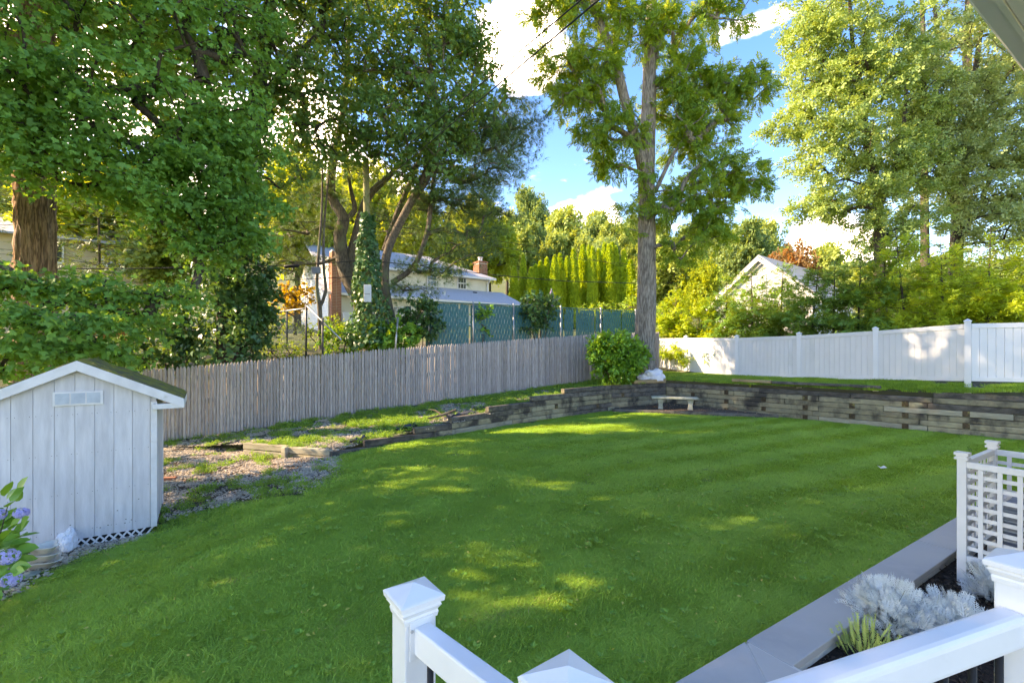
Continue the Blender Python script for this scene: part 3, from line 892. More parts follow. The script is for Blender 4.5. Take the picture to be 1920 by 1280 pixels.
def unit(n):
    v = rng.normal(size=(n, 3)); return v / np.linalg.norm(v, axis=1, keepdims=True)
def crown_points(lobes, zmin=-99):
    """cluster centres spread through ellipsoid lobes, thicker towards their skins"""
    out, ctr = [], []
    for (c, r, n) in lobes:
        c = np.array(c, float); r = np.array(r, float) if hasattr(r, '__len__') else np.array((r, r, r))
        u = unit(n) * (rng.random((n, 1)) ** .45)
        p = c + u * r
        out.append(p); ctr.append(np.repeat(c[None], n, 0))
    p, q = np.vstack(out), np.vstack(ctr)
    k = p[:, 2] > zmin
    return p[k], q[k]
def branches(stems, pts, rmin=.012, kr=.016, bend=.25, up=.25, sides=5):
    """grow limbs from the stems to every cluster: each joins the nearest wood already there"""
    nodes, par, isst, rad0 = [], [], [], []
    for st in stems:
        prev = -1
        for i in range(len(st) - 1):
            a, b = np.array(st[i][:3]), np.array(st[i + 1][:3])
            n = max(1, int(np.linalg.norm(b - a) / .5))
            for k in range(n):
                nodes.append(a + (b - a) * k / n); par.append(prev); isst.append(True); prev = len(nodes) - 1
        nodes.append(np.array(st[-1][:3])); par.append(prev); isst.append(True)
    NS = len(nodes)
    cap = NS + 4 * len(pts) + 8
    A = np.zeros((cap, 3)); A[:NS] = nodes
    cnt = NS
    sd = np.array([np.min(np.linalg.norm(A[:NS] - p, axis=1)) for p in pts])
    ends = np.zeros(len(pts), int)
    for i in np.argsort(sd):
        p = pts[i]
        d = A[:cnt] - p
        dist = np.linalg.norm(d, axis=1) + np.maximum(0, d[:, 2]) * .8
        j = int(np.argmin(dist))
        a = A[j]; L = np.linalg.norm(p - a)
        n = 1 if L < .5 else (2 if L < 1.4 else 3)
        prev = j
        jit = rng.normal(size=3) * L * bend * .35
        for k in range(1, n + 1):
            t = k / n
            q = a + (p - a) * t + (jit + np.array((0, 0, up * L * .4))) * math.sin(math.pi * t) * .5
            A[cnt] = q; par.append(prev); isst.append(False); prev = cnt; cnt += 1
        ends[i] = prev
    load = np.zeros(cnt)
    load[ends] = 1
    for i in range(cnt - 1, NS - 1, -1): load[par[i]] += load[i] if par[i] >= NS else 0
    r = np.maximum(rmin, kr * np.sqrt(load))
    V, Fa = [], []
    n = 0
    ang = np.arange(sides) * 2 * math.pi / sides
    for i in range(NS, cnt):
        a, b = A[par[i]], A[i]
        d = b - a; L = np.linalg.norm(d)
        if L < 1e-4: continue
        d /= L
        x = np.cross(d, (0, 0, 1) if abs(d[2]) < .95 else (1, 0, 0)); x /= np.linalg.norm(x); y = np.cross(d, x)
        r0 = r[par[i]] if par[i] >= NS else r[i] * 1.25
        ring = np.cos(ang)[:, None] * x + np.sin(ang)[:, None] * y
        V.append(a + ring * min(r0, r[i] * 1.5)); V.append(b + ring * r[i])
        for k in range(sides):
            k2 = (k + 1) % sides
            Fa.append((n + k, n + k2, n + sides + k2, n + sides + k))
        n += 2 * sides
    return np.vstack(V), np.array(Fa)
def stem_obj(name, stem, parent, material, sides=14, furrow=0., step=.25, flare=0.):
    """tapered trunk along a polyline of (x,y,z,r), smoothed, with bark ridges"""
    P = [Vector(s[:3]) for s in stem]; r = [s[3] for s in stem]
    pts, rr = [], []
    n = len(P)
    for i in range(n - 1):
        p0, p1, p2, p3 = P[max(i - 1, 0)], P[i], P[i + 1], P[min(i + 2, n - 1)]
        m = max(2, int((p2 - p1).length / step))
        for k in range(m):
            t = k / m
            pts.append(.5 * ((2 * p1) + (-p0 + p2) * t + (2 * p0 - 5 * p1 + 4 * p2 - p3) * t * t + (-p0 + 3 * p1 - 3 * p2 + p3) * t ** 3))
            rr.append(lerp(r[i], r[i + 1], t))
    pts.append(P[-1]); rr.append(r[-1])
    V, Fq = tube_arrays(pts, rr, sides)
    V = np.array([tuple(v) for v in V]); C = np.repeat(np.array([tuple(p) for p in pts]), sides, 0); RR = np.repeat(np.array(rr), sides)
    if furrow or flare:
        d = V - C
        for i in range(len(V)):
            k = i % sides; j = i // sides
            a = 2 * math.pi * k / sides
            f = 0
            if furrow:
                q = Vector((math.cos(a) * 3.8, math.sin(a) * 3.8, V[i, 2] * .45))
                f = furrow * (mnoise.noise(q * 2.2) * .8 + (abs(mnoise.noise(q * 4.5)) - .25) * 1.2)
            z = V[i, 2] - C[0, 2]
            if flare and z < 1.0: f += flare * (1 - z) ** 2 * (1 + .6 * math.sin(3 * a + 1) + .3 * math.sin(5 * a))
            V[i] = C[i] + d[i] * (1 + f)
    o = np_obj(name, V, np.array(Fq), material, True)
    return put(o, parent)
def leaves_for(pts, ctr, per, rc, flat=.55, size=.12, svar=.3, droop=.35, upb=.8, out=.5):
    """leaf positions/axes/normals round every cluster: short twigs fan out, leaves hang along them"""
    N = len(pts)
    nt = max(3, per // 7)
    td = unit(N * nt).reshape(N, nt, 3)
    o = pts - ctr; o /= (np.linalg.norm(o, axis=1, keepdims=True) + 1e-6)
    td = td + out * o[:, None, :]; td[..., 2] *= flat
    td /= np.linalg.norm(td, axis=2, keepdims=True)
    k = rng.integers(0, nt, (N, per))
    t = rng.random((N, per)) ** .7
    d = np.take_along_axis(td, k[..., None].repeat(3, 2), 1)
    pos = pts[:, None] + d * (t * rc)[..., None] + rng.normal(size=(N, per, 3)) * rc * .10
    pos[..., 2] -= droop * rc * .5 * t ** 2
    ax = d * .8 + rng.normal(size=(N, per, 3)) * .55; ax[..., 2] -= droop
    up = rng.normal(size=(N, per, 3)) * .55; up[..., 2] += upb
    sz = size * (1 + svar * rng.normal(size=(N, per))).clip(.5, 1.6)
    return pos.reshape(-1, 3), ax.reshape(-1, 3), up.reshape(-1, 3), sz.reshape(-1)
def tree(name, label, cat, stems, lobes, tmpl, lmat, bmat, per=40, rc=.7, size=.12, group=None, flat=.55, droop=.35, upb=.8, furrow=.0,
         sides=14, rmin=.010, kr=.016, zmin=-99, flare=.25, up=.25, out=.5, twig=True, extra_nodes=None):
    base = Vector(stems[0][0][:3])
    e = thing(name, base, label, cat, group)
    for s_ in stems: stem_obj('trunk' if s_ is stems[0] else 'stem', s_, e, bmat, sides, furrow, flare=flare if s_ is stems[0] else 0)
    pts, ctr = crown_points(lobes, zmin)
    if twig:
        V, Fa = branches(stems, pts, rmin, kr, up=up)
        put(np_obj('branches', V, Fa, bmat, True), e, 'stuff')
    a = leaves_for(pts, ctr, per, rc, flat, size, .3, droop, upb, out)
    put(scatter_mesh('crown', tmpl, *a, lmat), e)
    return e
def foliage_blob(name, label, cat, lobes, tmpl, lmat, bmat, per=30, rc=.35, size=.08, group=None, base=None, nst=5, flat=.8, droop=.15, upb=.6, out=.6, rmin=.006):
    """shrub: several stems from the ground and a leafy body"""
    pts, ctr = crown_points(lobes)
    b = Vector(base)
    e = thing(name, b, label, cat, group)
    stems = []
    for k in range(nst):
        q = pts[rng.integers(len(pts))]
        stems.append([(b.x + rng.normal() * .06, b.y + rng.normal() * .06, b.z - .1, .025), (*((np.array(b) * .45 + q * .55)), .016)])
    m = MB()
    for s_ in stems: m.tube([s_[0][:3], s_[1][:3]], [s_[0][3], s_[1][3]], 5)
    V, Fa = branches(stems, pts, rmin, .008, up=.1, sides=4)
    mb_v = np.vstack([np.array(m.v), V])
    o = m.obj('stems', bmat, e)
    put(np_obj('branches', V, Fa, bmat), e, 'stuff')
    a = leaves_for(pts, ctr, per, rc, flat, size, .3, droop, upb, out)
    put(scatter_mesh('foliage', tmpl, *a, lmat), e)
    return e
def copy_tree(src, loc, rz, scale, label, group=None):
    c = src.copy(); COL.objects.link(c)
    c.location = loc; c.rotation_euler = (0, 0, rz); c.scale = scale
    c['label'] = label
    if group: c['group'] = group
    for ch in list(src.children):
        d = ch.copy(); COL.objects.link(d); d.parent = c; d.matrix_parent_inverse = ch.matrix_parent_inverse.copy()
    return c
def ivy_on(name, line, rad, n, size, parent, mat_=None, fn=None):
    """leaves clothing a trunk: line of points, radius"""
    P = [Vector(p) for p in line]
    tt = rng.random(n)
    pos, ax, up = np.zeros((n, 3)), np.zeros((n, 3)), np.zeros((n, 3))
    for i in range(n):
        q = poly_at(P, tt[i]); a = rng.random() * 6.283
        lump = 1 + .55 * mnoise.noise(Vector((math.cos(a) * 1.4, math.sin(a) * 1.4, q.z * 1.3)))
        r = (rad(tt[i]) if callable(rad) else rad) * lump * (1 - .35 * rng.random() ** 2)
        o = Vector((math.cos(a), math.sin(a), rng.normal() * .15))
        pos[i] = q + o * r
        up[i] = o + Vector(rng.normal(size=3)) * .35; ax[i] = Vector((rng.normal() * .5, rng.normal() * .5, -1)) + o * .35
    return put(scatter_mesh(name, T_MAPLE6, pos, ax, up, size * (1 + .3 * rng.normal(size=n)).clip(.5, 1.6), mat_ or L_ivy), parent)

# ------------------------------------------------------------------ trees
def LP(px, py, d, rx, ry, n, rd=None):
    """crown lobe from its outline in the picture: centre, half width, half height (pixels), distance"""
    k = d / FP
    return (tuple(W(px, py, d)), (rx * k, (rd if rd else rx * k * .9), ry * k), n)
def SP(*a): return [(*W(px, py, d), r) for px, py, d, r in a]
ORD = ['first', 'second', 'third', 'fourth', 'fifth', 'sixth', 'seventh', 'eighth', 'ninth', 'tenth', 'eleventh', 'twelfth', 'thirteenth', 'fourteenth', 'fifteenth', 'sixteenth', 'seventeenth', 'eighteenth', 'nineteenth', 'twentieth']

# big furrowed trunk at the far left, crown above the picture
x, y = W(67, 500, 11.2)[:2]
tree('furrowed_tree', 'thick reddish furrowed trunk rising behind the shed at the far left', 'tree',
     [[(x - .05, y, bank_z(x, y) - .1, .44), (x - .02, y, 2.6, .39), (x, y, 5, .36), (x - .02, y, 8, .34), (x + .1, y, 11, .30), (x + .3, y, 15, .14)]],
     [((x + .5, y - .5, 12.4), (4.2, 4.0, 2.2), 110), ((x - 2.5, y - 2, 11.5), (3, 3, 2.2), 60), ((x, y - .5, 15.0), (4.8, 5.2, 3.0), 210)], T_MAPLE6, L_maple_dark, m_bark_red, 50, 1.0, .16, furrow=.24, sides=72, kr=.03, flare=.12)  # last lobe, above the view, added to shade the white fence
# near maple hanging over the shed
tree('overhanging_maple', 'broad-leaved maple hanging its green boughs over the shed roof', 'tree',
     [[(-11.6, 8.2, -.5, .34), (-11.4, 8.3, 3, .28), (-11.0, 8.6, 6, .22), (-10.6, 8.8, 9, .12)],
      SP((-230, 300, 8.4, .16), (0, 190, 8.8, .11), (200, 170, 9.5, .08), (380, 150, 10.3, .04)),
      SP((-240, 430, 8.3, .13), (-40, 480, 8.4, .08), (120, 560, 8.6, .05), (280, 590, 9.1, .03))],
     [LP(110, 95, 9.0, 190, 120, 48), LP(330, 50, 10, 190, 110, 50), LP(235, 230, 9.5, 200, 95, 60), LP(430, 235, 10.5, 100, 90, 46), LP(45, 190, 8.5, 110, 90, 40), LP(150, 300, 9, 130, 50, 30),
      LP(330, 370, 10, 130, 60, 44), LP(440, 400, 10.5, 70, 60, 28), LP(390, 320, 10.2, 90, 60, 30), LP(380, 470, 10.3, 50, 35, 12), LP(30, 540, 8.2, 110, 16, 15), LP(190, 540, 8.8, 120, 16, 16), LP(90, 600, 8.0, 130, 14, 17), LP(250, 595, 9.0, 80, 12, 9), LP(300, 555, 9.3, 60, 12, 7), LP(50, 650, 7.8, 110, 13, 13), LP(150, 662, 8.2, 90, 10, 9), LP(20, 690, 7.6, 60, 10, 5),
      LP(120, -140, 9.5, 260, 150, 60), LP(400, -130, 11, 230, 150, 60), LP(-220, 60, 9, 220, 200, 50), ((-13.2, 8.0, 5.2), (1.8, 2.4, 2.2), 45)],  # last lobe, out of view, added to keep the low boughs in shade
     T_MAPLE6, L_maple, m_bark_dark, 92, .56, .092, flat=.38, droop=.6, upb=.75, rmin=.008, kr=.013)
# ivy-clad leaning trunk
st = SP((432, 690, 13.4, .36), (428, 600, 13.4, .30), (424, 520, 13.4, .28), (432, 430, 13.5, .27), (452, 320, 13.6, .25), (478, 200, 13.8, .22), (500, 70, 14, .19), (515, -80, 14.2, .14), (520, -260, 14.4, .06))
iv = tree('ivy_clad_tree', 'leaning tree with trunk wrapped in dark ivy behind the shed roof', 'tree', [st, SP((478, 200, 13.8, .15), (545, 120, 14.2, .10), (600, 60, 14.4, .06)), SP((455, 300, 13.6, .12), (400, 180, 13.4, .09), (345, 60, 13.4, .05))],
     [LP(590, 40, 14.5, 120, 100, 60), LP(560, 170, 14.2, 90, 70, 36), LP(600, 250, 14.6, 60, 55, 24), LP(540, 330, 14.2, 45, 40, 10), LP(470, 100, 13.6, 90, 90, 36), LP(350, 150, 13.4, 110, 100, 44), LP(230, 60, 13.2, 130, 90, 40),
      LP(500, -110, 14, 240, 130, 70), LP(700, -120, 15, 200, 120, 60), LP(280, -120, 13.4, 200, 120, 60)],
     T_MAPLE6, L_maple_dark, m_bark_dark, 66, .7, .115, flat=.6, kr=.016)
line = [Vector(s[:3]) for s in st[:6]]
ivy_on('ivy', line, lambda t: .95 - .55 * t, 6500, .11, iv)
# ivy skirts
for (px, py, d, rx, ry, n, lab) in ((462, 560, 13.2, 48, 115, 100, 'dark ivy thicket at the foot of the ivy-clad tree'), (330, 620, 13.0, 40, 70, 40, 'dark ivy column between the shed and the ivy-clad tree'), (255, 670, 12.4, 35, 30, 20, 'low dark evergreen shrub just behind the shed roof')):
    p = W(px, py, d); b = Vector((p.x, p.y, bank_z(p.x, p.y)))
    foliage_blob('ivy_thicket', lab, 'ivy', [LP(px, py, d, rx, ry, n)], T_MAPLE6, L_ivy, m_twig, 46, .34, .11, base=b)
# dark maple in front of the pines
tree('dark_maple', 'tall dark maple whose bluish crown hides the top of the pines', 'tree',
     [SP((742, 640, 16.6, .22), (722, 545, 16.6, .18), (727, 470, 16.6, .15), (762, 395, 16.4, .14), (800, 320, 16.2, .12), (818, 220, 16, .10), (800, 60, 16, .07), (790, -120, 16, .04)),
      SP((762, 395, 16.4, .09), (797, 345, 16.2, .085), (818, 308, 16, .08), (850, 306, 16, .05))],
     [LP(700, 120, 15.6, 100, 95, 60), LP(810, 90, 15.8, 110, 95, 66), LP(760, 230, 15.2, 110, 75, 60), LP(680, 235, 15.2, 60, 60, 24), LP(855, 45, 16.2, 65, 60, 28), LP(850, 220, 15.6, 75, 55, 30), LP(880, 110, 16.4, 40, 40, 12), LP(790, 310, 15.4, 70, 35, 18), LP(880, 180, 16.2, 60, 40, 14), LP(770, -90, 16, 200, 110, 70)],
     T_MAPLE6, L_maple_dark, m_bark_pine, 66, .62, .115, flat=.6, droop=.5, kr=.014)
# white pines on several stems
pst = [[(a, b, c, r * .84) for a, b, c, r in s_] for s_ in [SP((690, 640, 17, .34), (676, 570, 17, .33), (648, 510, 17, .31), (637, 440, 17, .27), (645, 410, 17, .25), (622, 370, 17, .20), (622, 320, 17, .19), (632, 270, 17.2, .16), (650, 150, 17.4, .12), (655, -60, 17.6, .05)),
       SP((722, 640, 17, .25), (706, 560, 17, .22), (660, 500, 17.1, .2), (668, 440, 17.1, .19), (690, 370, 17.2, .17), (730, 330, 17.3, .12), (770, 280, 17.5, .07)),
       SP((645, 410, 17, .14), (665, 395, 17.1, .12), (655, 340, 17.2, .07), (648, 260, 17.3, .05)),
       SP((735, 530, 16.8, .13), (775, 500, 16.8, .12), (800, 440, 16.8, .11), (808, 380, 16.8, .10), (815, 320, 16.9, .07), (830, 240, 17, .04)),
       SP((720, 470, 17.4, .12), (745, 400, 17.5, .13), (770, 340, 17.6, .10), (795, 270, 17.8, .07))]]
tree('pine_tree', 'many-stemmed white pine with crooked dark trunks behind the picket fence', 'tree', pst,
     [LP(905, 255, 17.5, 80, 22, 60), LP(965, 235, 17.6, 50, 16, 26), LP(905, 330, 17.2, 75, 20, 56), LP(860, 385, 17.2, 85, 18, 56), LP(880, 440, 17, 60, 14, 20), LP(940, 290, 17.4, 60, 18, 20), LP(985, 265, 17.6, 30, 12, 8), LP(560, 425, 17, 70, 22, 26), LP(600, 370, 17.4, 50, 20, 16), LP(780, 365, 17.8, 60, 22, 20),
      LP(740, 420, 18, 60, 22, 16), LP(810, 500, 16.6, 50, 14, 18), LP(940, 190, 18, 55, 20, 18), LP(525, 500, 16.6, 45, 16, 12), LP(690, 320, 17.4, 60, 25, 14), LP(830, 300, 17.4, 70, 25, 24), LP(920, 400, 17, 45, 12, 10), LP(780, 540, 16.6, 40, 12, 8), LP(560, 480, 17.2, 60, 18, 14), LP(850, 470, 16.8, 70, 14, 18)],
     tuft_t(11, .045), L_pine, m_bark_pine, 34, .75, .19, flat=.35, droop=.05, upb=.5, rmin=.010, kr=.014, up=.05, flare=.1)
# the tall locust in the corner
ms = [SP((1208, 714, 17.6, .46), (1209, 650, 17.6, .40), (1212, 560, 17.6, .355), (1213, 440, 17.6, .33), (1212, 340, 17.6, .31), (1216, 200, 17.6, .27), (1220, 60, 17.6, .22), (1226, -120, 17.6, .14), (1225, -330, 17.6, .05)),
      SP((1210, 350, 17.5, .20), (1198, 285, 17.3, .19), (1172, 190, 17.1, .18), (1152, 110, 17, .17), (1122, 35, 16.9, .13), (1085, -80, 16.8, .09), (1060, -220, 16.8, .04)),
      SP((1226, 110, 17.6, .12), (1243, 50, 17.5, .11), (1262, -60, 17.4, .07)),
      SP((1228, 360, 17.5, .09), (1262, 290, 17.2, .06), (1290, 250, 17, .04))]
main_lobes = [(a, b, c, d_, e_, int(n_ * 1.1)) for a, b, c, d_, e_, n_ in [(1108, 125, 17, 55, 42, 24), (1090, 185, 17, 50, 34, 18), (1125, 245, 17, 50, 34, 18), (1152, 305, 17, 36, 28, 9), (1045, 125, 16.8, 50, 26, 11), (1040, 20, 16.8, 45, 40, 14), (1110, 20, 17, 60, 45, 22),
              (1290, 150, 17.6, 60, 55, 30), (1375, 150, 17.8, 55, 42, 22), (1415, 165, 17.8, 28, 30, 8), (1300, 255, 17.6, 70, 45, 28), (1345, 330, 17.6, 70, 32, 26), (1405, 340, 17.6, 35, 24, 8), (1290, 385, 17.2, 55, 42, 22),
              (1320, 440, 17.2, 50, 32, 14), (1262, 70, 17.6, 55, 50, 22), (1350, 25, 17.8, 55, 35, 18), (1180, 45, 17, 50, 45, 16), (1228, 340, 16.8, 28, 30, 5), (1180, 410, 17.2, 18, 26, 4), (1185, 230, 16.8, 40, 40, 8), (1250, 190, 17.4, 40, 50, 12), (1330, 215, 17.7, 50, 40, 14), (1350, 390, 17.3, 40, 25, 8), (1270, 470, 17.2, 26, 22, 5),
              (1200, -170, 17.6, 190, 120, 70)]]
tree('corner_locust', 'tall forked locust tree standing in the wall corner beside the white fence', 'tree', ms, [LP(*a) for a in main_lobes],
     T_COMP5, L_main, m_bark_grey, 42, .50, .20, flat=.75, droop=.35, upb=.7, furrow=.10, sides=36, rmin=.009, kr=.017, flare=.22)
# pale maples beyond the white fence
r1 = [SP((1652, 640, 23, .30), (1650, 520, 23, .26), (1645, 380, 23, .22), (1620, 240, 23, .16), (1600, 100, 23, .10), (1590, -60, 23, .05)), SP((1648, 420, 23, .16), (1632, 290, 22.6, .12), (1610, 130, 22.5, .07)), SP((1645, 400, 23, .14), (1690, 270, 23.2, .1), (1700, 120, 23.4, .06))]
tree('pale_maple', 'tall pale green maple right of the gap of blue sky', 'tree', r1,
     [LP(*a) for a in ((1555, 50, 23, 75, 80, 70), (1620, 150, 22.5, 80, 75, 74), (1520, 165, 23, 60, 45, 30), (1480, 235, 23, 48, 30, 18), (1565, 270, 22.6, 80, 60, 60), (1665, 290, 22.8, 70, 70, 60), (1600, 380, 23, 75, 55, 44), (1540, 370, 23, 45, 40, 16), (1690, 80, 23.5, 70, 70, 50), (1530, 90, 23, 45, 60, 20), (1660, 440, 23, 60, 45, 24), (1600, -90, 23, 150, 80, 50), (1500, 390, 23.2, 30, 18, 6), (1725, 180, 23.4, 50, 70, 40), (1725, 320, 23.4, 55, 70, 40), (1715, 430, 23.4, 50, 50, 24))],
     T_CLUMP, L_right, m_bark_dark, 48, .72, .165, flat=.7, droop=.45, kr=.014)
r2 = [SP((1790, 640, 24.5, .34), (1792, 500, 24.5, .30), (1800, 350, 24.5, .24), (1820, 200, 24.5, .17), (1840, 50, 24.5, .08)), SP((1797, 400, 24.5, .16), (1760, 280, 24.2, .12), (1750, 180, 24, .07))]
tree('pale_maple', 'broad silvery-leaved maple filling the right edge under the house eave', 'tree', r2,
     [LP(*a) for a in ((1770, 190, 24, 80, 70, 64), (1850, 250, 23.5, 90, 75, 76), (1770, 330, 24, 80, 65, 56), (1880, 160, 24, 80, 75, 56), (1910, 340, 23.6, 75, 70, 56), (1840, 410, 23.8, 75, 55, 44), (1740, 250, 24, 60, 60, 34), (1910, 440, 23.8, 70, 50, 30), (1800, 80, 24.6, 80, 55, 40), (1960, 60, 24, 130, 120, 80), (2000, 250, 24, 100, 120, 50))],
     T_CLUMP, L_right2, m_bark_dark, 50, .75, .165, flat=.7, droop=.45, kr=.014)
r3 = [SP((1735, 560, 34, .3), (1732, 200, 34, .22), (1730, 40, 34, .14), (1722, -60, 34, .06)), SP((1757, 200, 34, .16), (1755, 40, 34, .12), (1740, -40, 34, .05)), SP((1812, 200, 34, .3), (1815, 40, 34, .24), (1820, -80, 34, .1))]
tree('bare_topped_tree', 'distant dark-stemmed tree showing above the pale maples against blue sky', 'tree', r3,
     [LP(*a) for a in ((1735, 30, 34, 40, 40, 10), (1790, 60, 34, 45, 30, 12), (1800, 10, 34, 45, 30, 12), (1850, 40, 34, 40, 40, 12), (1700, -40, 34, 60, 40, 16))], T_CLUMP, L_hill2, m_bark_dark, 24, .8, .18, kr=.016)

# young conifers along the back of the white fence
def conifer(name, label, base, h, r, lmat, n, group, fsize=.30, bmat=None):
    b = np.array(base, float)
    e = thing(name, Vector(base), label, 'conifer', group)
    lean = rng.normal(size=2) * .04 * h
    mb = MB(); mb.tube([b + (0, 0, -.2), b + (lean[0] * .5, lean[1] * .5, h * .5), b + (lean[0], lean[1], h)], [.055, .035, .006], 7); mb.obj('trunk', bmat or m_bark_dark, e, True)
    nb = int(h * 20)
    bt = np.sort(rng.random(nb) ** 1.15) * .97 + .02
    az = rng.random(nb) * 6.283
    L = r * (1 - bt) ** .75 * (.7 + .5 * rng.random(nb)) + .06
    V = MB()
    pos, ax, up, sz = [], [], [], []
    pf = max(3, int(n / nb))
    for i in range(nb):
        o = b + np.array((lean[0] * bt[i], lean[1] * bt[i], h * bt[i]))
        d = np.array((math.cos(az[i]), math.sin(az[i]), .28 - .35 * (1 - bt[i])))
        tip = o + d * L[i]
        V.tube([o, tip], [.012, .004], 3, False)
        m = max(3, int(pf * (L[i] / r) * 1.7))
        t = rng.random(m) ** .6
        p = o + d * (L[i] * t)[:, None] + rng.normal(size=(m, 3)) * (.05 + .05 * L[i])
        pos.append(p)
        a_ = d * .9 + rng.normal(size=(m, 3)) * .55; a_[:, 2] -= .12
        ax.append(a_); u = rng.normal(size=(m, 3)) * .35; u[:, 2] += 1; up.append(u)
        sz.append(fsize * (.65 + .5 * rng.random(m)) * (.55 + .45 * (1 - bt[i])))
    V.obj('boughs', bmat or m_bark_dark, e, kind='stuff')
    put(scatter_mesh('needles', frond_t(2), np.vstack(pos), np.vstack(ax), np.vstack(up), np.hstack(sz), lmat), e)
    return e
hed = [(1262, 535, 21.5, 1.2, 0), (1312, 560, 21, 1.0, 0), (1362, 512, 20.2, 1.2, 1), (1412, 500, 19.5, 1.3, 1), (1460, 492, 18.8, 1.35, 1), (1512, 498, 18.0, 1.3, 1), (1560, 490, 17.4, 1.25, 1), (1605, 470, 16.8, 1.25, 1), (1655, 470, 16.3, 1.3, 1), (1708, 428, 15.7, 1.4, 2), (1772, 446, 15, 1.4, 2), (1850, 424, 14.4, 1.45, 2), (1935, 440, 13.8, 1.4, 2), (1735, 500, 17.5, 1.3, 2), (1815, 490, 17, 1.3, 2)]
for i, (px, py, d, r, k) in enumerate(hed):
    t = W(px, py, d); z = bank_z(t.x, t.y)
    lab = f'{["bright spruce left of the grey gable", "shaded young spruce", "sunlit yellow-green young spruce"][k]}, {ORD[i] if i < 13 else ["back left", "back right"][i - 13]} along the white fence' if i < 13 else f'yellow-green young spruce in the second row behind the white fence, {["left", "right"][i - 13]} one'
    conifer('young_spruce', lab, (t.x, t.y, z), t.z - z, r * 1.32, (L_spruce_sunlit, L_spruce_shaded, L_spruce_sunlit)[k], 2700, 'young spruces behind the white fence', .44)
# dark hemlock behind the left trunk
for (px, py, d, h, r, lab) in ((-30, 180, 15, 9, 2.6, 'drooping dark hemlock at the left edge behind the furrowed trunk'), (190, 250, 17, 7.5, 2.2, 'thin dark hemlock behind the maple boughs left of the ivy-clad tree')):
    t = W(px, py, d); z = bank_z(t.x, t.y)
    conifer('hemlock', lab, (t.x, t.y, z), t.z - z, r, L_pine, 1400, 'hemlocks on the left', .42)

# arborvitae row beyond the green fence
def arbor_mesh():
    n = 2300
    t = rng.random(n) ** .9; a = rng.random(n) * 6.283
    prof = np.interp(t, [0, .06, .25, .6, .85, 1], [.50, .62, .66, .50, .28, .03])
    lump = np.array([1 + .22 * mnoise.noise(Vector((math.cos(q) * 1.5, math.sin(q) * 1.5, w * 7))) for q, w in zip(a, t)])
    rr = prof * lump * (1 - .25 * rng.random(n) ** 2)
    pos = np.stack([np.cos(a) * rr, np.sin(a) * rr, t * 5.0], 1)
    o = np.stack([np.cos(a), np.sin(a), np.zeros(n)], 1)
    ax = o * .45 + rng.normal(size=(n, 3)) * .25; ax[:, 2] += .9
    up = o + rng.normal(size=(n, 3)) * .4
    return scatter_mesh('foliage', T_CLUMP, pos, ax, up, .20 * (.7 + .6 * rng.random(n)), L_arbor)
arb = []
for k in range(3):
    e = thing('arborvitae', (0, 0, 0), 'x', 'arborvitae', 'arborvitae row beyond the green fence')
    f = arbor_mesh(); put(f, e)
    mb = MB(); mb.tube([(0, 0, -.4), (0, 0, 2.2), (0, 0, 4.7)], [.09, .06, .01], 6); mb.obj('trunk', m_bark_dark, e)
    arb.append(e)
apx = [(964, 503, 36), (981, 480, 37), (996, 504, 36), (1004, 498, 37), (1013, 492, 38), (1025, 486, 37), (1040, 482, 36), (1050, 478, 37), (1063, 484, 39), (1075, 470, 37), (1093, 462, 38), (1104, 463, 39), (1111, 466, 37), (1122, 470, 39), (1133, 459, 40), (1142, 462, 38), (1148, 458, 40), (1155, 465, 38), (1170, 472, 38), (1182, 490, 37)]
for i, (px, py, d) in enumerate(apx):
    t = W(px, py, d); zb = W(px, 612, d).z
    zb = min(zb, bank_z(t.x, t.y) + .3)
    zb = bank_z(t.x, t.y) - .1 if True else zb
    hgt = t.z - zb
    lab = f'columnar yellow-green arborvitae, {ORD[i]} from the brick chimney in the row'
    sc = (.66 + .34 * rng.random()) * (.9 if px < 1010 else 1.)
    if i < 3:
        e = arb[i]; e.location = (t.x, t.y, zb); e.scale = (sc, sc, hgt / 5); e['label'] = lab
    else: copy_tree(arb[i % 3], (t.x, t.y, zb), rng.random() * 6.28, (sc, sc, hgt / 5), lab)

# hillside and back-garden trees
def round_tree(lmat, n=300, per=14, size=.40, label='x', lob=None, name='hillside_tree'):
    lob = lob or [((0, 0, 5.6), (2.6, 2.6, 2.2), n // 3), ((1.1, .3, 4.4), (2.0, 2.0, 1.5), n // 4), ((-1.2, -.4, 4.6), (2, 2, 1.6), n // 4), ((.2, -1, 6.8), (1.5, 1.5, 1.3), n // 6)]
    return tree(name, label, 'tree', [[(0, 0, -.5, .22), (.1, 0, 2.5, .17), (0, .1, 5.5, .08)]], lob, T_CLUMP, lmat, m_bark_dark, per, .8, size, 'trees on the far hillside', flat=.8, droop=.2, rmin=.02, kr=.02, sides=8)
bases = [round_tree(L_hill), round_tree(L_hill2), round_tree(L_back, 320, 14, .38), round_tree(L_hill, 260, 13, .45)]
far = []
def far_tree(k, px, py_top, d, wpx, label, py_base=None, group='trees on the far hillside'):
    t = W(px, py_top, d)
    zb = bank_z(t.x, t.y, 3.0) - .3
    h = max(2.0, t.z - zb); w = wpx * d / FP / 3.4
    a = rng.random() * 6.28
    if bases[k].get('used') is None:
        e = bases[k]; bases[k]['used'] = 1; e.location = (t.x, t.y, zb); e.rotation_euler = (0, 0, a); e.scale = (w, w, h / 8.1); e['label'] = label; e['group'] = group
    else: e = copy_tree(bases[k], (t.x, t.y, zb), a, (w, w, h / 8.1), label, group)
    return e
far_tree(2, 905, 395, 46, 70, 'sunny yellow-green tree just behind the brick chimney')
far_tree(0, 855, 400, 48, 60, 'yellow-green tree behind the pines and the hipped roof')
far_tree(1, 1000, 368, 85, 40, 'tallest far tree on the skyline right of the pines')
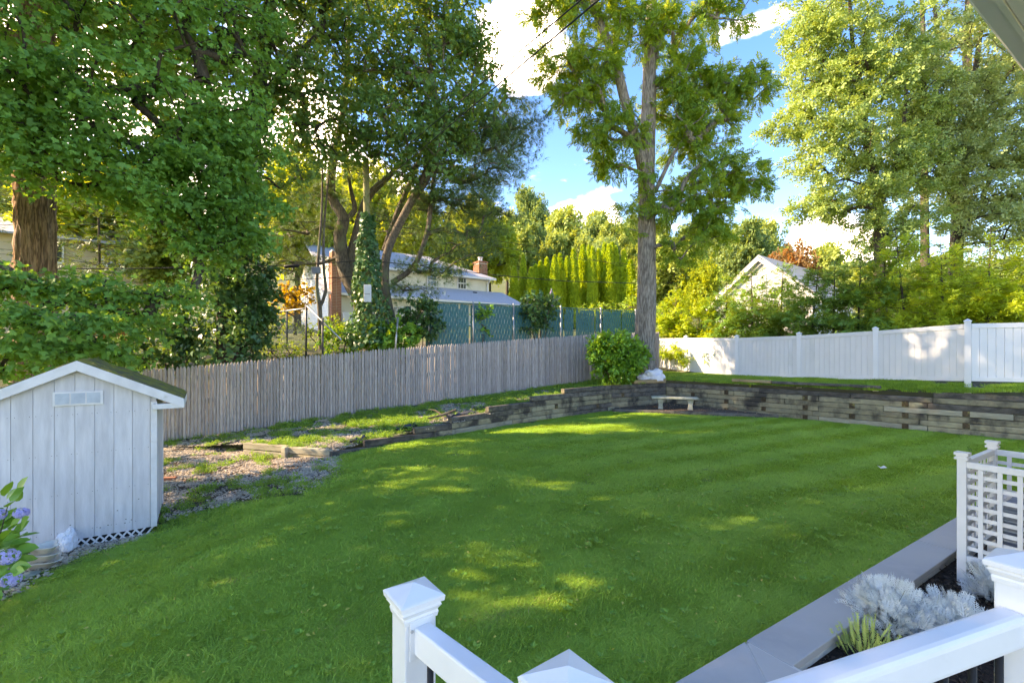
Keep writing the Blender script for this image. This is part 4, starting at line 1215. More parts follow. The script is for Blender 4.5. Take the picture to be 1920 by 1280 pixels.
far_tree(3, 1060, 402, 75, 55, 'rounded light green tree on the skyline above the arborvitae')
far_tree(0, 950, 415, 62, 50, 'pale tree on the hillside between chimney and arborvitae')
for i, (k, px, py, d, w) in enumerate(((1, 1110, 420, 70, 40), (0, 1150, 432, 66, 40), (3, 1185, 436, 64, 36), (1, 1010, 432, 66, 40), (0, 1040, 450, 58, 36), (3, 975, 440, 56, 36), (0, 1100, 448, 56, 34), (1, 1140, 455, 54, 34), (2, 920, 440, 50, 40), (0, 1240, 450, 60, 44), (3, 1290, 460, 56, 44),
                                       (1, 1345, 440, 64, 46), (0, 1130, 405, 95, 40), (1, 1180, 412, 95, 40), (1, 1230, 420, 95, 40), (1, 1300, 425, 95, 44))):
    far_tree(k, px, py, d, w, 'leafy tree in the hillside wood above the arborvitae row', group='wood on the hillside above the arborvitae')
far_tree(1, 1400, 428, 52, 50, 'dull green tree above the grey gable roof')
far_tree(0, 1440, 425, 58, 44, 'pale green tree behind the ridge of the grey gable')
far_tree(3, 1560, 470, 50, 50, 'light green tree right of the red-leaved tree')
for i, (px, py, d, w) in enumerate(((1590, 500, 42, 60), (1650, 505, 38, 60), (1720, 500, 40, 60), (1780, 490, 38, 70), (1850, 500, 40, 60), (1910, 490, 38, 60))):
    far_tree((1, 0, 3, 1, 0, 1)[i], px, py, d, w, f'leafy tree behind the young spruces, {ORD[i]} from the red-leaved tree', group='trees behind the young spruces')
far_tree(0, 1250, 480, 36, 60, 'sunny yellow-green tree right behind the locust trunk')
far_tree(2, 1310, 500, 34, 44, 'sunlit yellow-green tree left of the grey gable')
for i, (px, py, d, w, lab) in enumerate(((180, 330, 27, 130, 'sunny yellow-green tree glowing behind the furrowed trunk'), (330, 400, 26, 90, 'sunlit tree glowing behind the maple boughs and ivy'), (560, 300, 30, 90, 'yellow-green tree glimpsed between ivy-clad tree and pines'), (700, 330, 40, 90, 'yellow-green tree seen between the pine trunks'), (780, 380, 38, 70, 'yellow-green tree seen right of the pine trunks'), (620, 400, 44, 60, 'pale tree behind the left pine trunk'), (20, 250, 30, 120, 'pale tree behind the left edge of the maple'))):
    far_tree((2, 0, 2, 2, 2, 0, 0)[i], px, py, d, w, lab, group='sunlit trees in the back gardens')
lr = [((0, 0, 3.2), (1.6, 1.6, 1.3), 60), ((.6, .2, 2.4), (1.3, 1.3, .9), 40)]
t = W(1492, 470, 31); zb = bank_z(t.x, t.y)
e = tree('red_leaved_tree', 'rust-red leaved tree behind the ridge of the grey gable', 'tree', [[(0, 0, -.3, .12), (0, .1, 2, .09), (.1, 0, 3.4, .04)]], lr, T_CLUMP, L_red, m_bark_dark, 14, .6, .26, rmin=.012)
e.location = (t.x, t.y, zb); e.scale = (.95, .95, (t.z - zb) / 4.4)
t = W(568, 542, 22); zb = bank_z(t.x, t.y)
e = tree('orange_shrub_tree', 'small orange-leaved tree left of the white gable wall', 'tree', [[(0, 0, -.3, .07), (0, .1, 1.2, .05), (.1, 0, 2.2, .02)]], [((0, 0, 1.9), (1.0, 1.0, .6), 30), ((-.5, 0, 1.2), (.8, .8, .4), 16)], T_MAPLE6, L_orange, m_bark_dark, 22, .4, .14)
e.location = (t.x - .4, t.y, zb); e.scale = (1, 1, (t.z - zb) / 2.5)
# slim forked sapling with a lamp box, left of the pines
sap = thing('forked_sapling', W(600, 640, 15.4), 'slim forked sapling carrying a grey lamp box left of the pines', 'tree')
stem_obj('trunk', SP((602, 655, 15.4, .09), (600, 600, 15.4, .08), (599, 572, 15.4, .085), (594, 540, 15.4, .06), (597, 480, 15.4, .05), (603, 400, 15.5, .04), (605, 300, 15.6, .03)), sap, m_bark_pine, 8)
stem_obj('stem', SP((600, 575, 15.4, .06), (611, 545, 15.4, .055), (607, 500, 15.4, .05), (608, 420, 15.5, .04), (618, 320, 15.6, .02)), sap, m_bark_pine, 8)
lb = W(594, 507, 15.2)
bx = thing('lamp_box', lb, 'grey lamp box fixed to the slim sapling left of the pines', 'lamp')
mb = MB(); mb.obox(lb + Vector((-.13, -.1, -.1)), (.24, .05, 0), (-.04, .2, 0), (0, 0, .21)); mb.obj('housing', m_flood, bx, bevel=.01)
mb = MB(); mb.obox(lb + Vector((-.15, -.08, -.09)), (.018, 0, 0), (-.03, .17, 0), (0, 0, .19)); mb.obj('lens', m_frost, bx)

# corner bush, shrubs and vines
p = W(1155, 712, 16.6)
foliage_blob('round_bush', 'round glossy green laurel bush in front of the locust trunk', 'bush', [LP(1155, 672, 16.5, 46, 40, 150), LP(1150, 640, 16.5, 26, 18, 26), LP(1185, 672, 16.5, 24, 26, 24), LP(1125, 655, 16.5, 22, 24, 22)], T_OVAL, L_bush, m_twig, 44, .30, .13, base=(p.x, p.y, bank_z(p.x, p.y)), nst=8, upb=.5)
sh_l = [(530, 650, 15, 45, 18, 30, L_shrub, 'low yellow-green shrubs behind the left end of the picket fence', .07), (640, 640, 15.6, 40, 34, 34, L_vine, 'leafy weeds at the foot of the pine trunks', .10), (600, 615, 17.5, 40, 20, 24, L_shrub, 'feathery shrub in front of the white gable wall', .09), (748, 632, 15.6, 34, 30, 30, L_vine, 'bright vine tangle left of the green fence', .14),
        (790, 598, 16.2, 32, 34, 44, L_ivy, 'dark vine heap smothering the end of the green fence', .12), (710, 640, 15.4, 24, 26, 20, L_vine, 'vine leaves round the foot of the ivy pole', .14), (1010, 576, 18.75, 50, 20, 34, L_ivy, 'dark vine hanging over the top of the green fence', .12), (1000, 602, 18.5, 26, 24, 16, L_ivy, 'vine trailing down the middle of the green fence', .11), (910, 598, 17.6, 16, 26, 12, L_vine, 'thin vine climbing the green fence near its second post', .10),
        (1120, 582, 23, 60, 8, 20, L_shrub, 'sunny shrub tops above the right half of the green fence', .10), (1180, 570, 24, 30, 14, 16, L_shrub, 'pale shrub against the locust trunk above the green fence', .10), (1260, 600, 21.5, 30, 22, 24, L_shrub, 'yellow-green shrub behind the white fence beside the trunk', .12), (1420, 575, 21.8, 75, 40, 70, L_spruce_shaded, 'dark shrubs at the foot of the grey gable', .12),
        (1620, 610, 20, 60, 22, 26, L_spruce_shaded, 'dark shrubs behind the white fence right of the gable', .12), (1780, 600, 18, 90, 26, 30, L_spruce_sunlit, 'yellow-green undergrowth behind the young spruces', .12), (380, 640, 16, 40, 30, 26, L_shrub, 'sunny shrub seen between the ivy columns', .10), (300, 660, 14.2, 26, 22, 16, L_shrub, 'yellow-green shrub peeping past the shed roof', .09), (510, 600, 20, 40, 26, 24, L_shrub, 'light shrub behind the wire fence', .10),
        (430, 590, 22, 60, 40, 30, L_shrub, 'sunny bushes in the garden behind the ivy-clad tree', .12)]
for (px, py, d, rx, ry, n, lm, lab, sz) in sh_l:
    p = W(px, py, d); z = bank_z(p.x, p.y); z = min(z, W(px, py + ry, d).z)
    foliage_blob('shrub' if 'vine' not in lab else 'vine', lab, 'shrub' if 'vine' not in lab else 'vine', [LP(px, py, d, rx, ry, n, .5 if 'fence' in lab and 'vine' in lab else None)], T_MAPLE6 if lm in (L_vine, L_ivy) else T_OVAL, lm, m_twig, 34, .32, sz, base=(p.x, p.y, z), nst=3)
# tree that shades the near lawn from outside the left of the picture
tree('side_maple', 'maple beyond the left edge that shades the near lawn', 'tree', [[(-14, 3.2, -.5, .35), (-13.8, 3.3, 4, .28), (-13.6, 3.3, 10, .12)]], [((-13.5, 3.2, 10), (4.2, 4.6, 5.0), 260), ((-12.5, -1, 8), (3.5, 3.5, 3.5), 90), ((-12.5, 6.0, 11), (3, 3, 3.4), 120), ((-13, 4, 5), (2.5, 3.5, 2), 80)], T_CLUMP, L_maple_dark, m_bark_dark, 24, .9, .3)

# ------------------------------------------------------------------ neighbouring houses
HU = Vector((.82, .57, 0)).normalized(); HVv = Vector((-HU.y, HU.x, 0))
HO = Vector((-7.75, 27, 0))
def hp(u, v, z): return HO + HU * u + HVv * v + Vector((0, 0, z))
ho = thing('cream_house', hp(3, 2, 2.4), 'two-storey cream house with grey roofs behind the pines', 'house')
def siding(name, a, b, z0, z1, parent, material, inward, th=.2, step=.16, sub=None):
    """clapboards: each course leans out a little over the one below"""
    a, b = Vector(a), Vector(b); d = b - a; d.z = 0; n = -Vector(inward).normalized()
    m = MB()
    a0 = Vector((a.x, a.y, z0)); 
    m.obox(a0 - n * th, d, n * (th - .02), (0, 0, z1 - z0))
    z = z0
    while z < z1 - .01:
        h = min(step, z1 - z)
        o = Vector((a.x, a.y, z)) - n * .02
        m.add([o, o + d, o + d + n * .022, o + n * .022, o + Vector((0, 0, h)), o + d + Vector((0, 0, h)), o + d + n * .006 + Vector((0, 0, h)), o + n * .006 + Vector((0, 0, h))],
              [[0, 1, 2, 3], [3, 2, 6, 7], [7, 6, 5, 4], [0, 3, 7, 4], [1, 5, 6, 2]])
        z += h
    return m.obj(name, material, parent)
siding('wall', hp(-3, 0, 0), hp(9.6, 0, 0), 1.8, 5.25, ho, m_siding_y, HVv)
siding('wall', hp(-3, 1.8, 0), hp(8.6, 1.8, 0), 5.2, 7.32, ho, m_siding_y, HVv)
siding('wall', hp(8.6, 1.8, 0), hp(8.6, 8, 0), 2, 7.32, ho, m_siding_y, -HU)
siding('gable_wall', hp(-3, 8, 0), hp(-3, 0, 0), 1.8, 7.3, ho, m_siding_w, HU)
mb = MB(); mb.prism([hp(-3, 8, 7.3), hp(-3, 0, 6.2), hp(-3, 1.8, 7.3), hp(-3, 4.9, 8.95)], HU * .1); mb.obj('gable_peak', m_siding_w, ho)
def slab(pts, th, nm, par, mt): 
    mb = MB(); mb.prism(pts, Vector((0, 0, th))); return mb.obj(nm, mt, par)
slab([hp(-3.4, -.45, 5.25), hp(10.3, -.45, 5.25), hp(9.8, 1.79, 6.32), hp(-3.4, 1.79, 6.32)], .07, 'lower_roof', ho, m_shingle)
slab([hp(-3.4, 1.4, 7.25), hp(9.0, 1.4, 7.25), hp(5.2, 4.9, 9.0), hp(-3.4, 4.9, 9.0)], .08, 'main_roof', ho, m_shingle)
slab([hp(-3.4, 8.4, 7.25), hp(9.0, 8.4, 7.25), hp(5.2, 4.9, 9.0), hp(-3.4, 4.9, 9.0)], .08, 'rear_roof', ho, m_shingle)
slab([hp(9.0, 1.4, 7.25), hp(9.0, 8.4, 7.25), hp(5.2, 4.9, 9.0)], .08, 'hip_roof', ho, m_shingle)
mb = MB(); mb.obox(hp(-3.4, -.5, 5.17), HU * 13.7, HVv * .05, (0, 0, .13)); mb.obj('lower_gutter', m_siding_w, ho)
mb = MB(); mb.obox(hp(-3.4, 1.36, 7.18), HU * 12.4, HVv * .05, (0, 0, .13)); mb.obj('upper_gutter', m_siding_w, ho)
mb = MB(); mb.tube([hp(8.5, 1.35, 7.2), hp(8.45, 1.7, 6.9), hp(8.45, 1.72, 5.9)], .05, 6); mb.obj('downpipe', m_siding_w, ho)
def window(u, z, w, h, v, par):
    mb = MB(); mb.obox(hp(u, v - .06, z), HU * w, HVv * .05, (0, 0, h)); f = mb.obj('window', m_siding_w, par)
    for k in range(2):
        mb = MB(); mb.obox(hp(u + .07, v - .075, z + .07 + k * (h / 2 - .02)), HU * (w - .14), HVv * .02, (0, 0, h / 2 - .10)); mb.obj('pane', m_glass, f)
    for k in range(2):
        mb = MB(); mb.obox(hp(u + w * (k + 1) / 3 - .012, v - .085, z + .07), HU * .024, HVv * .012, (0, 0, h - .14)); mb.obj('muntin', m_siding_w, f)
def u_at(px, v):
    best = min(range(-400, 1200), key=lambda k: abs(960 + FP * hp(k / 100, v, 0).x / hp(k / 100, v, 0).y - px))
    return best / 100
for px in (800, 857): window(u_at(px, 1.8), 6.38, .72, .84, 1.8, ho)
for px in (723, 760):
    mb = MB(); mb.obox(hp(u_at(px, 0), -.05, 3.3), HU * .34, HVv * .05, (0, 0, 1.5)); mb.obj('shutter', m_shutter, ho)
window(u_at(736, 0), 3.3, .75, 1.45, 0, ho)
for px in (792, 886):
    q = hp(u_at(px, 1.4), 1.25, 6.12); mb = MB(); mb.obox(q, HU * .3, HVv * .22, (0, 0, .09)); mb.obj('roof_vent', m_black, ho, bevel=.02)
for px in (803, 830):
    q = hp(u_at(px, .6), .35, 5.6); mb = MB(); mb.tube([q, q + Vector((0, 0, .35))], [.07, .055], 8); mb.obj('vent_pipe', m_siding_w, ho)
def brickwork(name, o, a, b, h, parent, rows_max=60):
    """mortar core with courses of proud bricks (one mesh, too fine to pick apart at this distance)"""
    a, b = Vector(a), Vector(b); m = MB(); m.obox(o + (a.normalized() + b.normalized()) * .012, a - a.normalized() * .024, b - b.normalized() * .024, (0, 0, h))
    core = m.obj(name, m_joint, parent)
    m = MB(); rows = int(h / .085)
    for r in range(rows):
        for (o2, d, n) in ((o, a, b), (o, b, a), (o + b, a, -b), (o + a, b, -a)):
            L = d.length; k = max(1, round(L / .23)); w = L / k
            for i in range(k):
                m.obox(o2 + d.normalized() * (i * w + (.0 if r % 2 else .0)) + Vector((0, 0, r * .085)), d.normalized() * (w - .014), n.normalized() * .03, (0, 0, .072))
    return m.obj('bricks', m_brick, core, kind='stuff')
brickwork('chimney', hp(-2.95, -.62, 2.0), HU * .5, HVv * .6, 5.6, ho)
ch = hp(8.9, 3.4, 0); brickwork('chimney', hp(8.62, 3.2, 3.5), HU * .75, HVv * .9, 5.25, ho)
mb = MB(); mb.obox(hp(8.58, 3.15, 8.75), HU * .83, HVv * 1.0, (0, 0, .14)); mb.obj('chimney_crown', m_brick, ho)
mb = MB(); mb.lathe([(.0, 0), (.16, 0), (.15, .3), (.22, .32), (.22, .36), (0, .38)], hp(9.0, 3.65, 8.89), 10); mb.obj('chimney_pot', m_siding_w, ho)
mb = MB(); mb.obox(hp(-2.4, -.9, 3.45), HU * .5, HVv * .2, (0, 0, .75)); mb.obj('meter_box', m_siding_w, ho)

# gabled garage right of the locust, front siding greyed as if in shade
gp = Vector((13.0, 23.8, 0)); GU = Vector((.62, -.79, 0)).normalized(); GV = Vector((.79, .62, 0)).normalized()
gz = bank_z(13, 23.8)
m_siding_shade = surf('shade_grey_siding', (.38, .40, .42), (.33, .35, .37), 2, .6)  # shade put into the colour: greyed so the sunlit gable reads as shaded
ga = thing('gabled_garage', (13.0, 23.8, gz), 'pale clapboard gable end with grey roof behind the dark spruces', 'garage')
m = MB(); z = gz - .3
while z < 6.8:
    hw = 2.4 if z < 4.85 else 2.4 * max(0.0, (6.95 - z) / 2.1)
    hw2 = 2.4 if z + .17 < 4.85 else 2.4 * max(0.0, (6.95 - z - .17) / 2.1)
    o = gp - GU * hw; o.z = z
    q = [gp - GU * hw - GV * .02, gp + GU * hw - GV * .02, gp + GU * hw2 - GV * .003, gp - GU * hw2 - GV * .003]
    for i, v in enumerate(q): q[i] = Vector((v.x, v.y, z + (.17 if i > 1 else 0)))
    m.prism(q, GV * .12)
    z += .17
m.obj('gable_wall', m_siding_shade, ga)
siding('side_wall', gp + GU * 2.4, gp + GU * 2.4 + GV * 6, gz - .3, 4.9, ga, m_siding_w, -GU)
siding('side_wall', gp - GU * 2.4 + GV * 6, gp - GU * 2.4, gz - .3, 4.9, ga, m_siding_w, GU)
for s in (-1, 1):
    a = gp - GV * .25; b = a + GU * (s * 2.85)
    pts = [Vector((a.x, a.y, 6.98)), Vector((b.x, b.y, 4.55)), Vector((b.x, b.y, 4.55)) + GV * 6.4, Vector((a.x, a.y, 6.98)) + GV * 6.4]
    slab(pts, .09, 'roof_slope', ga, m_shingle)
    o = Vector((a.x, a.y, 6.93)) - GV * .03; d = Vector((b.x, b.y, 4.5)) - GV * .03 - o
    mb = MB(); mb.obox(o, d, GV * .03, (0, 0, -.17)); mb.obj('barge_board', m_siding_w, ga)
mb = MB(); mb.obox(gp - GU * .3 - GV * .05 + Vector((0, 0, 5.5)), GU * .6, GV * .04, (0, 0, .5)); mb.obj('gable_vent', m_siding_w, ga)

# tan house and orange deck glimpsed on the left
tn = thing('tan_house', W(120, 560, 24), 'tan clapboard house glimpsed behind the furrowed trunk', 'house')
a, b = W(-160, 600, 21), W(330, 600, 27)
dh = (b - a); dh.z = 0; nh = Vector((-dh.y, dh.x, 0)).normalized()
siding('wall', a, b, 2.0, 8.0, tn, m_siding_t, nh, step=.2)
slab([Vector((a.x, a.y, 7.9)) - nh * .5, Vector((b.x, b.y, 7.9)) - nh * .5, Vector((b.x, b.y, 9.6)) + nh * 4, Vector((a.x, a.y, 9.6)) + nh * 4], .1, 'roof', tn, m_shingle)
for px, py0, py1, w in ((8, 488, 440, 60), (165, 500, 478, 26)):
    t = (px + 160) / 490; o = a.lerp(b, min(max((px - 0 + 160) / 490, 0), 1)); d_ = o.y
    z0, z1 = W(px, py0, d_).z, W(px, py1, d_).z
    u = dh.normalized()
    o = Vector((o.x, o.y, z0)) - nh * .07
    mb = MB(); mb.obox(o, u * (w * d_ / FP), nh * .05, (0, 0, z1 - z0)); f = mb.obj('window', m_siding_w, tn)
    for k in range(2):
        mb = MB(); mb.obox(o + u * (.1 + k * (w * d_ / FP / 2 - .05)) - nh * .015 + Vector((0, 0, .1)), u * (w * d_ / FP / 2 - .14), nh * .03, (0, 0, z1 - z0 - .2)); mb.obj('pane', m_glass, f)
of = thing('orange_wood_fence', W(235, 640, 18), 'orange stained wooden slat fence glimpsed left of the ivy', 'fence')
a, b = W(165, 640, 17.5), W(300, 640, 18.5); a.z = b.z = 2.0; u = (b - a).normalized()
n_sl = int((b - a).length / .15)
for k in range(n_sl):
    mb = MB(); mb.obox(a + u * (k * .15), u * .11, Vector((-u.y, u.x, 0)) * .025, (0, 0, .95 + random.uniform(-.03, .03))); mb.obj('slat', m_orange_wood, of)
for h in (.2, .75):
    mb = MB(); mb.obox(a + Vector((-u.y, u.x, 0)) * .03 + Vector((0, 0, h)), u * (b - a).length, Vector((-u.y, u.x, 0)) * .04, (0, 0, .08)); mb.obj('rail', m_orange_wood, of)

# ------------------------------------------------------------------ wire fences behind the pickets
GA, GB = W(798, 600, 16.4), W(1200, 600, 22.2)
gf = thing('green_slat_fence', GA.lerp(GB, .5), 'chain-link fence woven with green privacy slats behind the pickets', 'fence')
ug = Vector((GB.x - GA.x, GB.y - GA.y, 0)); LG = ug.length; ug.normalize(); ng = Vector((-ug.y, ug.x, 0))
ztop = lambda s: 3.88 + .12 * s / LG
zbot = 2.25
n_s = int(LG / .072)
sl = MB()
for k in range(n_s):
    s0 = k * .072
    if random.random() < (.05 if s0 < 5 else .1) and 1.6 < s0 < 10: continue      # a slat has slipped out
    o = GA + ug * s0; o.z = zbot
    top = ztop(s0) - .03 - (random.uniform(0, .5) if random.random() < .04 else random.uniform(0, .03))
    nn = 8
    vs_ = []
    for j in range(nn + 1):
        w = .0345 + .004 * math.sin(j * 3.1 + k)
        q = o + ug * .036 + ng * (.010 * (-1) ** (j + k)); q.z = zbot + (top - zbot) * j / nn
        vs_ += [q - ug * w, q + ug * w]
    b_ = len(sl.v); sl.add(vs_, [[2 * j, 2 * j + 1, 2 * j + 3, 2 * j + 2] for j in range(nn)])
sl.obj('slats', m_green_slat, gf, kind='stuff')
wm = MB()
def link_mesh(m, A, u, L, z0, zt, pitch=.085, r=.0022):
    H = zt - z0
    k = -H
    while k < L:
        for s_ in (1, -1):
            x0, x1 = (k, k + H) if s_ > 0 else (k + H, k)
            za, zb = z0, zt
            def clip(x, z, x2, z2): 
                if x < 0: z = z + (z2 - z) * (0 - x) / (x2 - x); x = 0
                if x > L: z = z + (z2 - z) * (L - x) / (x2 - x); x = L
                return x, z
            p = clip(x0, za, x1, zb); q = clip(x1, zb, x0, za)
            if abs(p[0] - q[0]) > .03:
                a_ = A + u * p[0]; a_.z = p[1]; b_ = A + u * q[0]; b_.z = q[1]
                m.tube([a_, b_], r, 3, False)
        k += pitch
link_mesh(wm, GA - ng * .016, ug, LG, zbot, 3.86)
wm.obj('wire_mesh', m_green_slat, gf, kind='stuff')
for px in (803, 886, 962, 1050, 1125, 1190):
    s0 = min(range(0, 1001), key=lambda k: abs(960 + FP * (GA + ug * LG * k / 1000).x / (GA + ug * LG * k / 1000).y - px)) * LG / 1000
    o = GA + ug * s0 - ng * .05
    mb = MB(); mb.tube([Vector((o.x, o.y, 1.9)), Vector((o.x, o.y, ztop(s0) + .04))], .032, 8); mb.lathe([(.04, ztop(s0) + .03), (.04, ztop(s0) + .07), (0, ztop(s0) + .11)], (o.x, o.y, 0), 8); mb.obj('post', m_metal, gf, True)
a, b = GA - ng * .02, GB - ng * .02; a.z = ztop(0); b.z = ztop(LG)
mb = MB(); mb.tube([a, b], .022, 6); mb.obj('top_rail', m_green_slat, gf, True)
# bare leaning chain-link remains on the left
cf = thing('old_wire_fence', W(570, 640, 15), 'old bare chain-link fence with leaning rail left of the pines', 'fence')
pts = [(538, 583, 636, 16.6), (574, 570, 650, 15.2), (605, 596, 672, 14.6)]
for px, y0, y1, d in pts:
    mb = MB(); mb.tube([W(px, y1 + 20, d), W(px, y0, d)], .035, 8); mb.obj('post', m_metal_dark, cf, True)
for (x0, y0, d0, x1, y1, d1, nm) in ((574, 572, 15.2, 640, 637, 14.4, 'leaning_rail'), (510, 586, 18, 572, 578, 15.2, 'top_rail')):
    mb = MB(); mb.tube([W(x0, y0, d0), W(x1, y1, d1)], .024, 6); mb.obj(nm, m_metal, cf, True)
A_ = W(500, 640, 18.2); B_ = W(574, 640, 15.2); u_ = Vector((B_.x - A_.x, B_.y - A_.y, 0)); L_ = u_.length; u_.normalize()
wm = MB(); link_mesh(wm, A_, u_, L_, 2.1, 3.45, .09, .0025); wm.obj('wire_mesh', m_metal, cf, kind='stuff')
mb = MB(); mb.tube([W(740, 668, 14.9), W(746, 595, 15.2)], .035, 8)
tag(mb.obj('leaning_pipe', m_metal, None, True), 'leaning grey steel pipe between the ivy pole and the vine heap', 'pipe')

# ------------------------------------------------------------------ ivy pole, box and wires
pb, pt = W(693, 665, 15.6), W(686, 300, 15.8)
up_ = thing('utility_pole', pb, 'pale greenish utility pole with its lower half wrapped in ivy', 'utility pole')
m_pole = surf('greenish_pole_wood', (.30, .29, .15), (.20, .19, .10), 6, .9, .4, 16, (4, 4, .6), c3=(.14, .17, .06), s3=4, lo3=.5, hi3=.65)
stem_obj('pole', [(*pb, .14), (*W(689, 480, 15.7), .125), (*pt, .10)], up_, m_pole, 12)
ivy_on('ivy', [W(692, 650, 15.6), W(690, 520, 15.6), W(688, 400, 15.7)], lambda t: .62 * (1 - t) + .18, 3600, .11, up_)
q = W(682, 566, 14.9); bo = thing('utility_box', q, 'narrow pale grey metal box fixed to the ivy-wrapped pole', 'box')
mb = MB(); mb.obox(q, (.22, .02, 0), (-.01, .12, 0), (0, 0, .57)); mb.obj('housing', m_box, bo, bevel=.01)
mb = MB(); mb.obox(q + Vector((.02, -.012, .26)), (.18, .016, 0), (0, .01, 0), (0, 0, .012)); mb.obj('seam', m_metal_dark, bo)
def wire(label, pts, r=.011, sag=0.0):
    P_ = [W(*p) for p in pts]; line = []
    for i in range(len(P_) - 1):
        for k in range(12):
            t = k / 12; q = P_[i].lerp(P_[i + 1], t); q.z -= sag * 4 * t * (1 - t); line.append(q)
    line.append(P_[-1])
    mb = MB(); mb.tube(line, r, 5)
    return tag(mb.obj('cable', m_wire, None, True), label, 'cable', 'overhead cables')
wire('upper black cable slanting across the white cloud to the eave', [(690, 335, 15.7), (1621, -445, 1.87)], .007)
wire('lower black cable slanting across the white cloud to the eave', [(690, 365, 15.7), (1621, -420, 1.87)], .008)
wire('thin topmost level cable crossing behind the left maple boughs', [(-900, 423, 11), (240, 421, 14), (480, 418, 15), (660, 414, 15.6), (860, 440, 17), (1000, 462, 18.5), (1195, 505, 20.5)], .008)
wire('thick black cable with a splice left of the pines', [(-900, 510, 11), (280, 503, 14), (545, 497, 15), (690, 488, 15.6), (800, 500, 17), (930, 516, 18.5), (1060, 527, 20), (1192, 531, 22)], .017)
wire('low double cable running left of the pole', [(330, 538, 13.5), (480, 528, 14.6), (640, 520, 15.4), (690, 516, 15.6)], .013)
wire('thin cable rising above the arborvitae tops', [(690, 380, 15.7), (820, 388, 17), (1000, 410, 19), (1170, 442, 21)], .008)
wire('thin cable just above the arborvitae and the chimney', [(690, 400, 15.7), (880, 452, 17.5), (1020, 478, 19), (1192, 497, 21)], .008)
wire('faint guy wire slanting across the ivy left of the pines', [(310, 648, 13.2), (440, 615, 13), (520, 590, 14), (640, 520, 15.5)], .006)
q0, q1 = W(532, 500, 14.9), W(562, 498, 15.0)
mb = MB(); mb.tube([q0, q0.lerp(q1, .12), q0.lerp(q1, .88), q1], [.02, .055, .055, .02], 8)
tag(mb.obj('cable_splice', m_black, None, True), 'black cable splice case on the thick cable left of the pines', 'cable splice')
# folded garden umbrella in front of the arborvitae
q = W(1034, 592, 30); um = thing('garden_umbrella', q, 'folded purple garden umbrella in front of the arborvitae row', 'umbrella')
mb = MB(); mb.lathe([(.06, -.2), (.20, .1), (.22, .6), (.17, 1.2), (.10, 1.55), (.03, 1.7), (0, 1.75)], q, 10); mb.obj('canopy', m_umbrella, um, True)
mb = MB(); mb.tube([q + Vector((0, 0, -1.5)), q + Vector((0, 0, 1.8))], .03, 6); mb.obj('pole', m_metal, um)

# ------------------------------------------------------------------ our house: eave, stone curb, bed, screen, railing
HUx, HVx = Vector((.85, .53, 0)).normalized(), Vector((.53, -.85, 0)).normalized()
EO = Vector((2.44, 2.47, 4.0))
hs_ = thing('white_house_corner', EO + HUx * 2 + HVx * .6 - Vector((0, 0, 4)), 'white eave corner of the near house at the upper right', 'house')
m_eave = surf('eave_vinyl', (.72, .71, .69), (.66, .655, .63), 3, .5, objrand=.03)
def eb(s0, s1, v0, v1, z0, z1, nm, mt, bev=0):
    mb = MB(); mb.obox(EO + HUx * s0 + HVx * v0 + Vector((0, 0, z0)), HUx * (s1 - s0), HVx * (v1 - v0), (0, 0, z1 - z0)); return mb.obj(nm, mt, hs_, bevel=bev)
prof = [(0, .13), (.0, .10), (.012, .09), (.012, .06), (.03, .03), (.045, 0), (.125, 0), (.125, .13)]
mb = MB(); mb.prism([EO + HUx * -1.2 + HVx * a + Vector((0, 0, b)) for a, b in prof], HUx * 9); mb.obj('gutter', m_eave, hs_)
eb(-1.2, 7.8, .127, .15, -.045, .13, 'fascia', m_eave)
for k in range(22):
    eb(-1.2 + k * .41, -1.2 + k * .41 + .40, .152, .62, -.03, -.015, 'soffit_panel', m_eave, .003)
    for j in range(9):
        if 1 < k < 8: eb(-1.2 + k * .41 + .03 + j * .037, -1.2 + k * .41 + .042 + j * .037, .24, .50, -.033, -.030, 'vent_slot', m_metal_dark)
eb(-1.2, 7.8, .15, .63, -.014, -.004, 'soffit_backing', m_metal_dark)
mb = MB(); mb.prism([EO + HUx * -1.2 + Vector((0, 0, .12)), EO + HUx * 7.8 + Vector((0, 0, .12)), EO + HUx * 7.8 + HVx * 4 + Vector((0, 0, 1.9)), EO + HUx * -1.2 + HVx * 4 + Vector((0, 0, 1.9))], (0, 0, .06)); mb.obj('roof_slope', m_shingle, hs_)
q = W(1621, -450, 1.87); mb = MB(); mb.tube([Vector((q.x, q.y, 4.08)), q], .03, 8); mb.obj('service_mast', m_metal, hs_, True)
siding('wall', EO + HUx * .9 + HVx * .62, EO + HUx * 7.8 + HVx * .62, -.2, 3.98, hs_, m_siding_w, HVx, .2)

K0 = Vector((1.61, 3.13, 0)); CZ = .15
cw = thing('stone_curb', K0, 'grey bluestone-capped curb between the lawn and the planting bed', 'curb')
def flat(pts, z, th, nm, mt, par=None, bev=.006):
    mb = MB(); mb.prism([Vector((p.x, p.y, z - th)) for p in pts], (0, 0, th)); return mb.obj(nm, mt, par, bevel=bev)
def kp(a, b): return K0 + HUx * a + HVx * b
gap = .006
x0 = 0
for L in (1.52, 1.6, 1.6, 1.6):
    flat([kp(x0 + gap, 0), kp(x0 + L - gap, 0), kp(x0 + L - gap, .30), kp(x0 + gap, .30)], CZ, .05, 'cap_slab', m_blue, cw); x0 += L
flat([kp(-gap, 0.003), kp(-gap, 1.3), kp(-1.19 + gap, 1.3)], CZ, .05, 'cap_slab', m_blue, cw)
flat([kp(-gap * 2, 0), kp(-1.21, 1.3), kp(-2.2, 1.3), kp(-2.2, 0)], CZ, .05, 'cap_slab', m_blue, cw)
flat([kp(-2.18, .02), kp(6.3, .02), kp(6.3, .285), kp(.02, .285), kp(.0, 1.29), kp(-2.18, 1.29)], CZ - .005, .4, 'curb_core', m_joint, cw, 0)
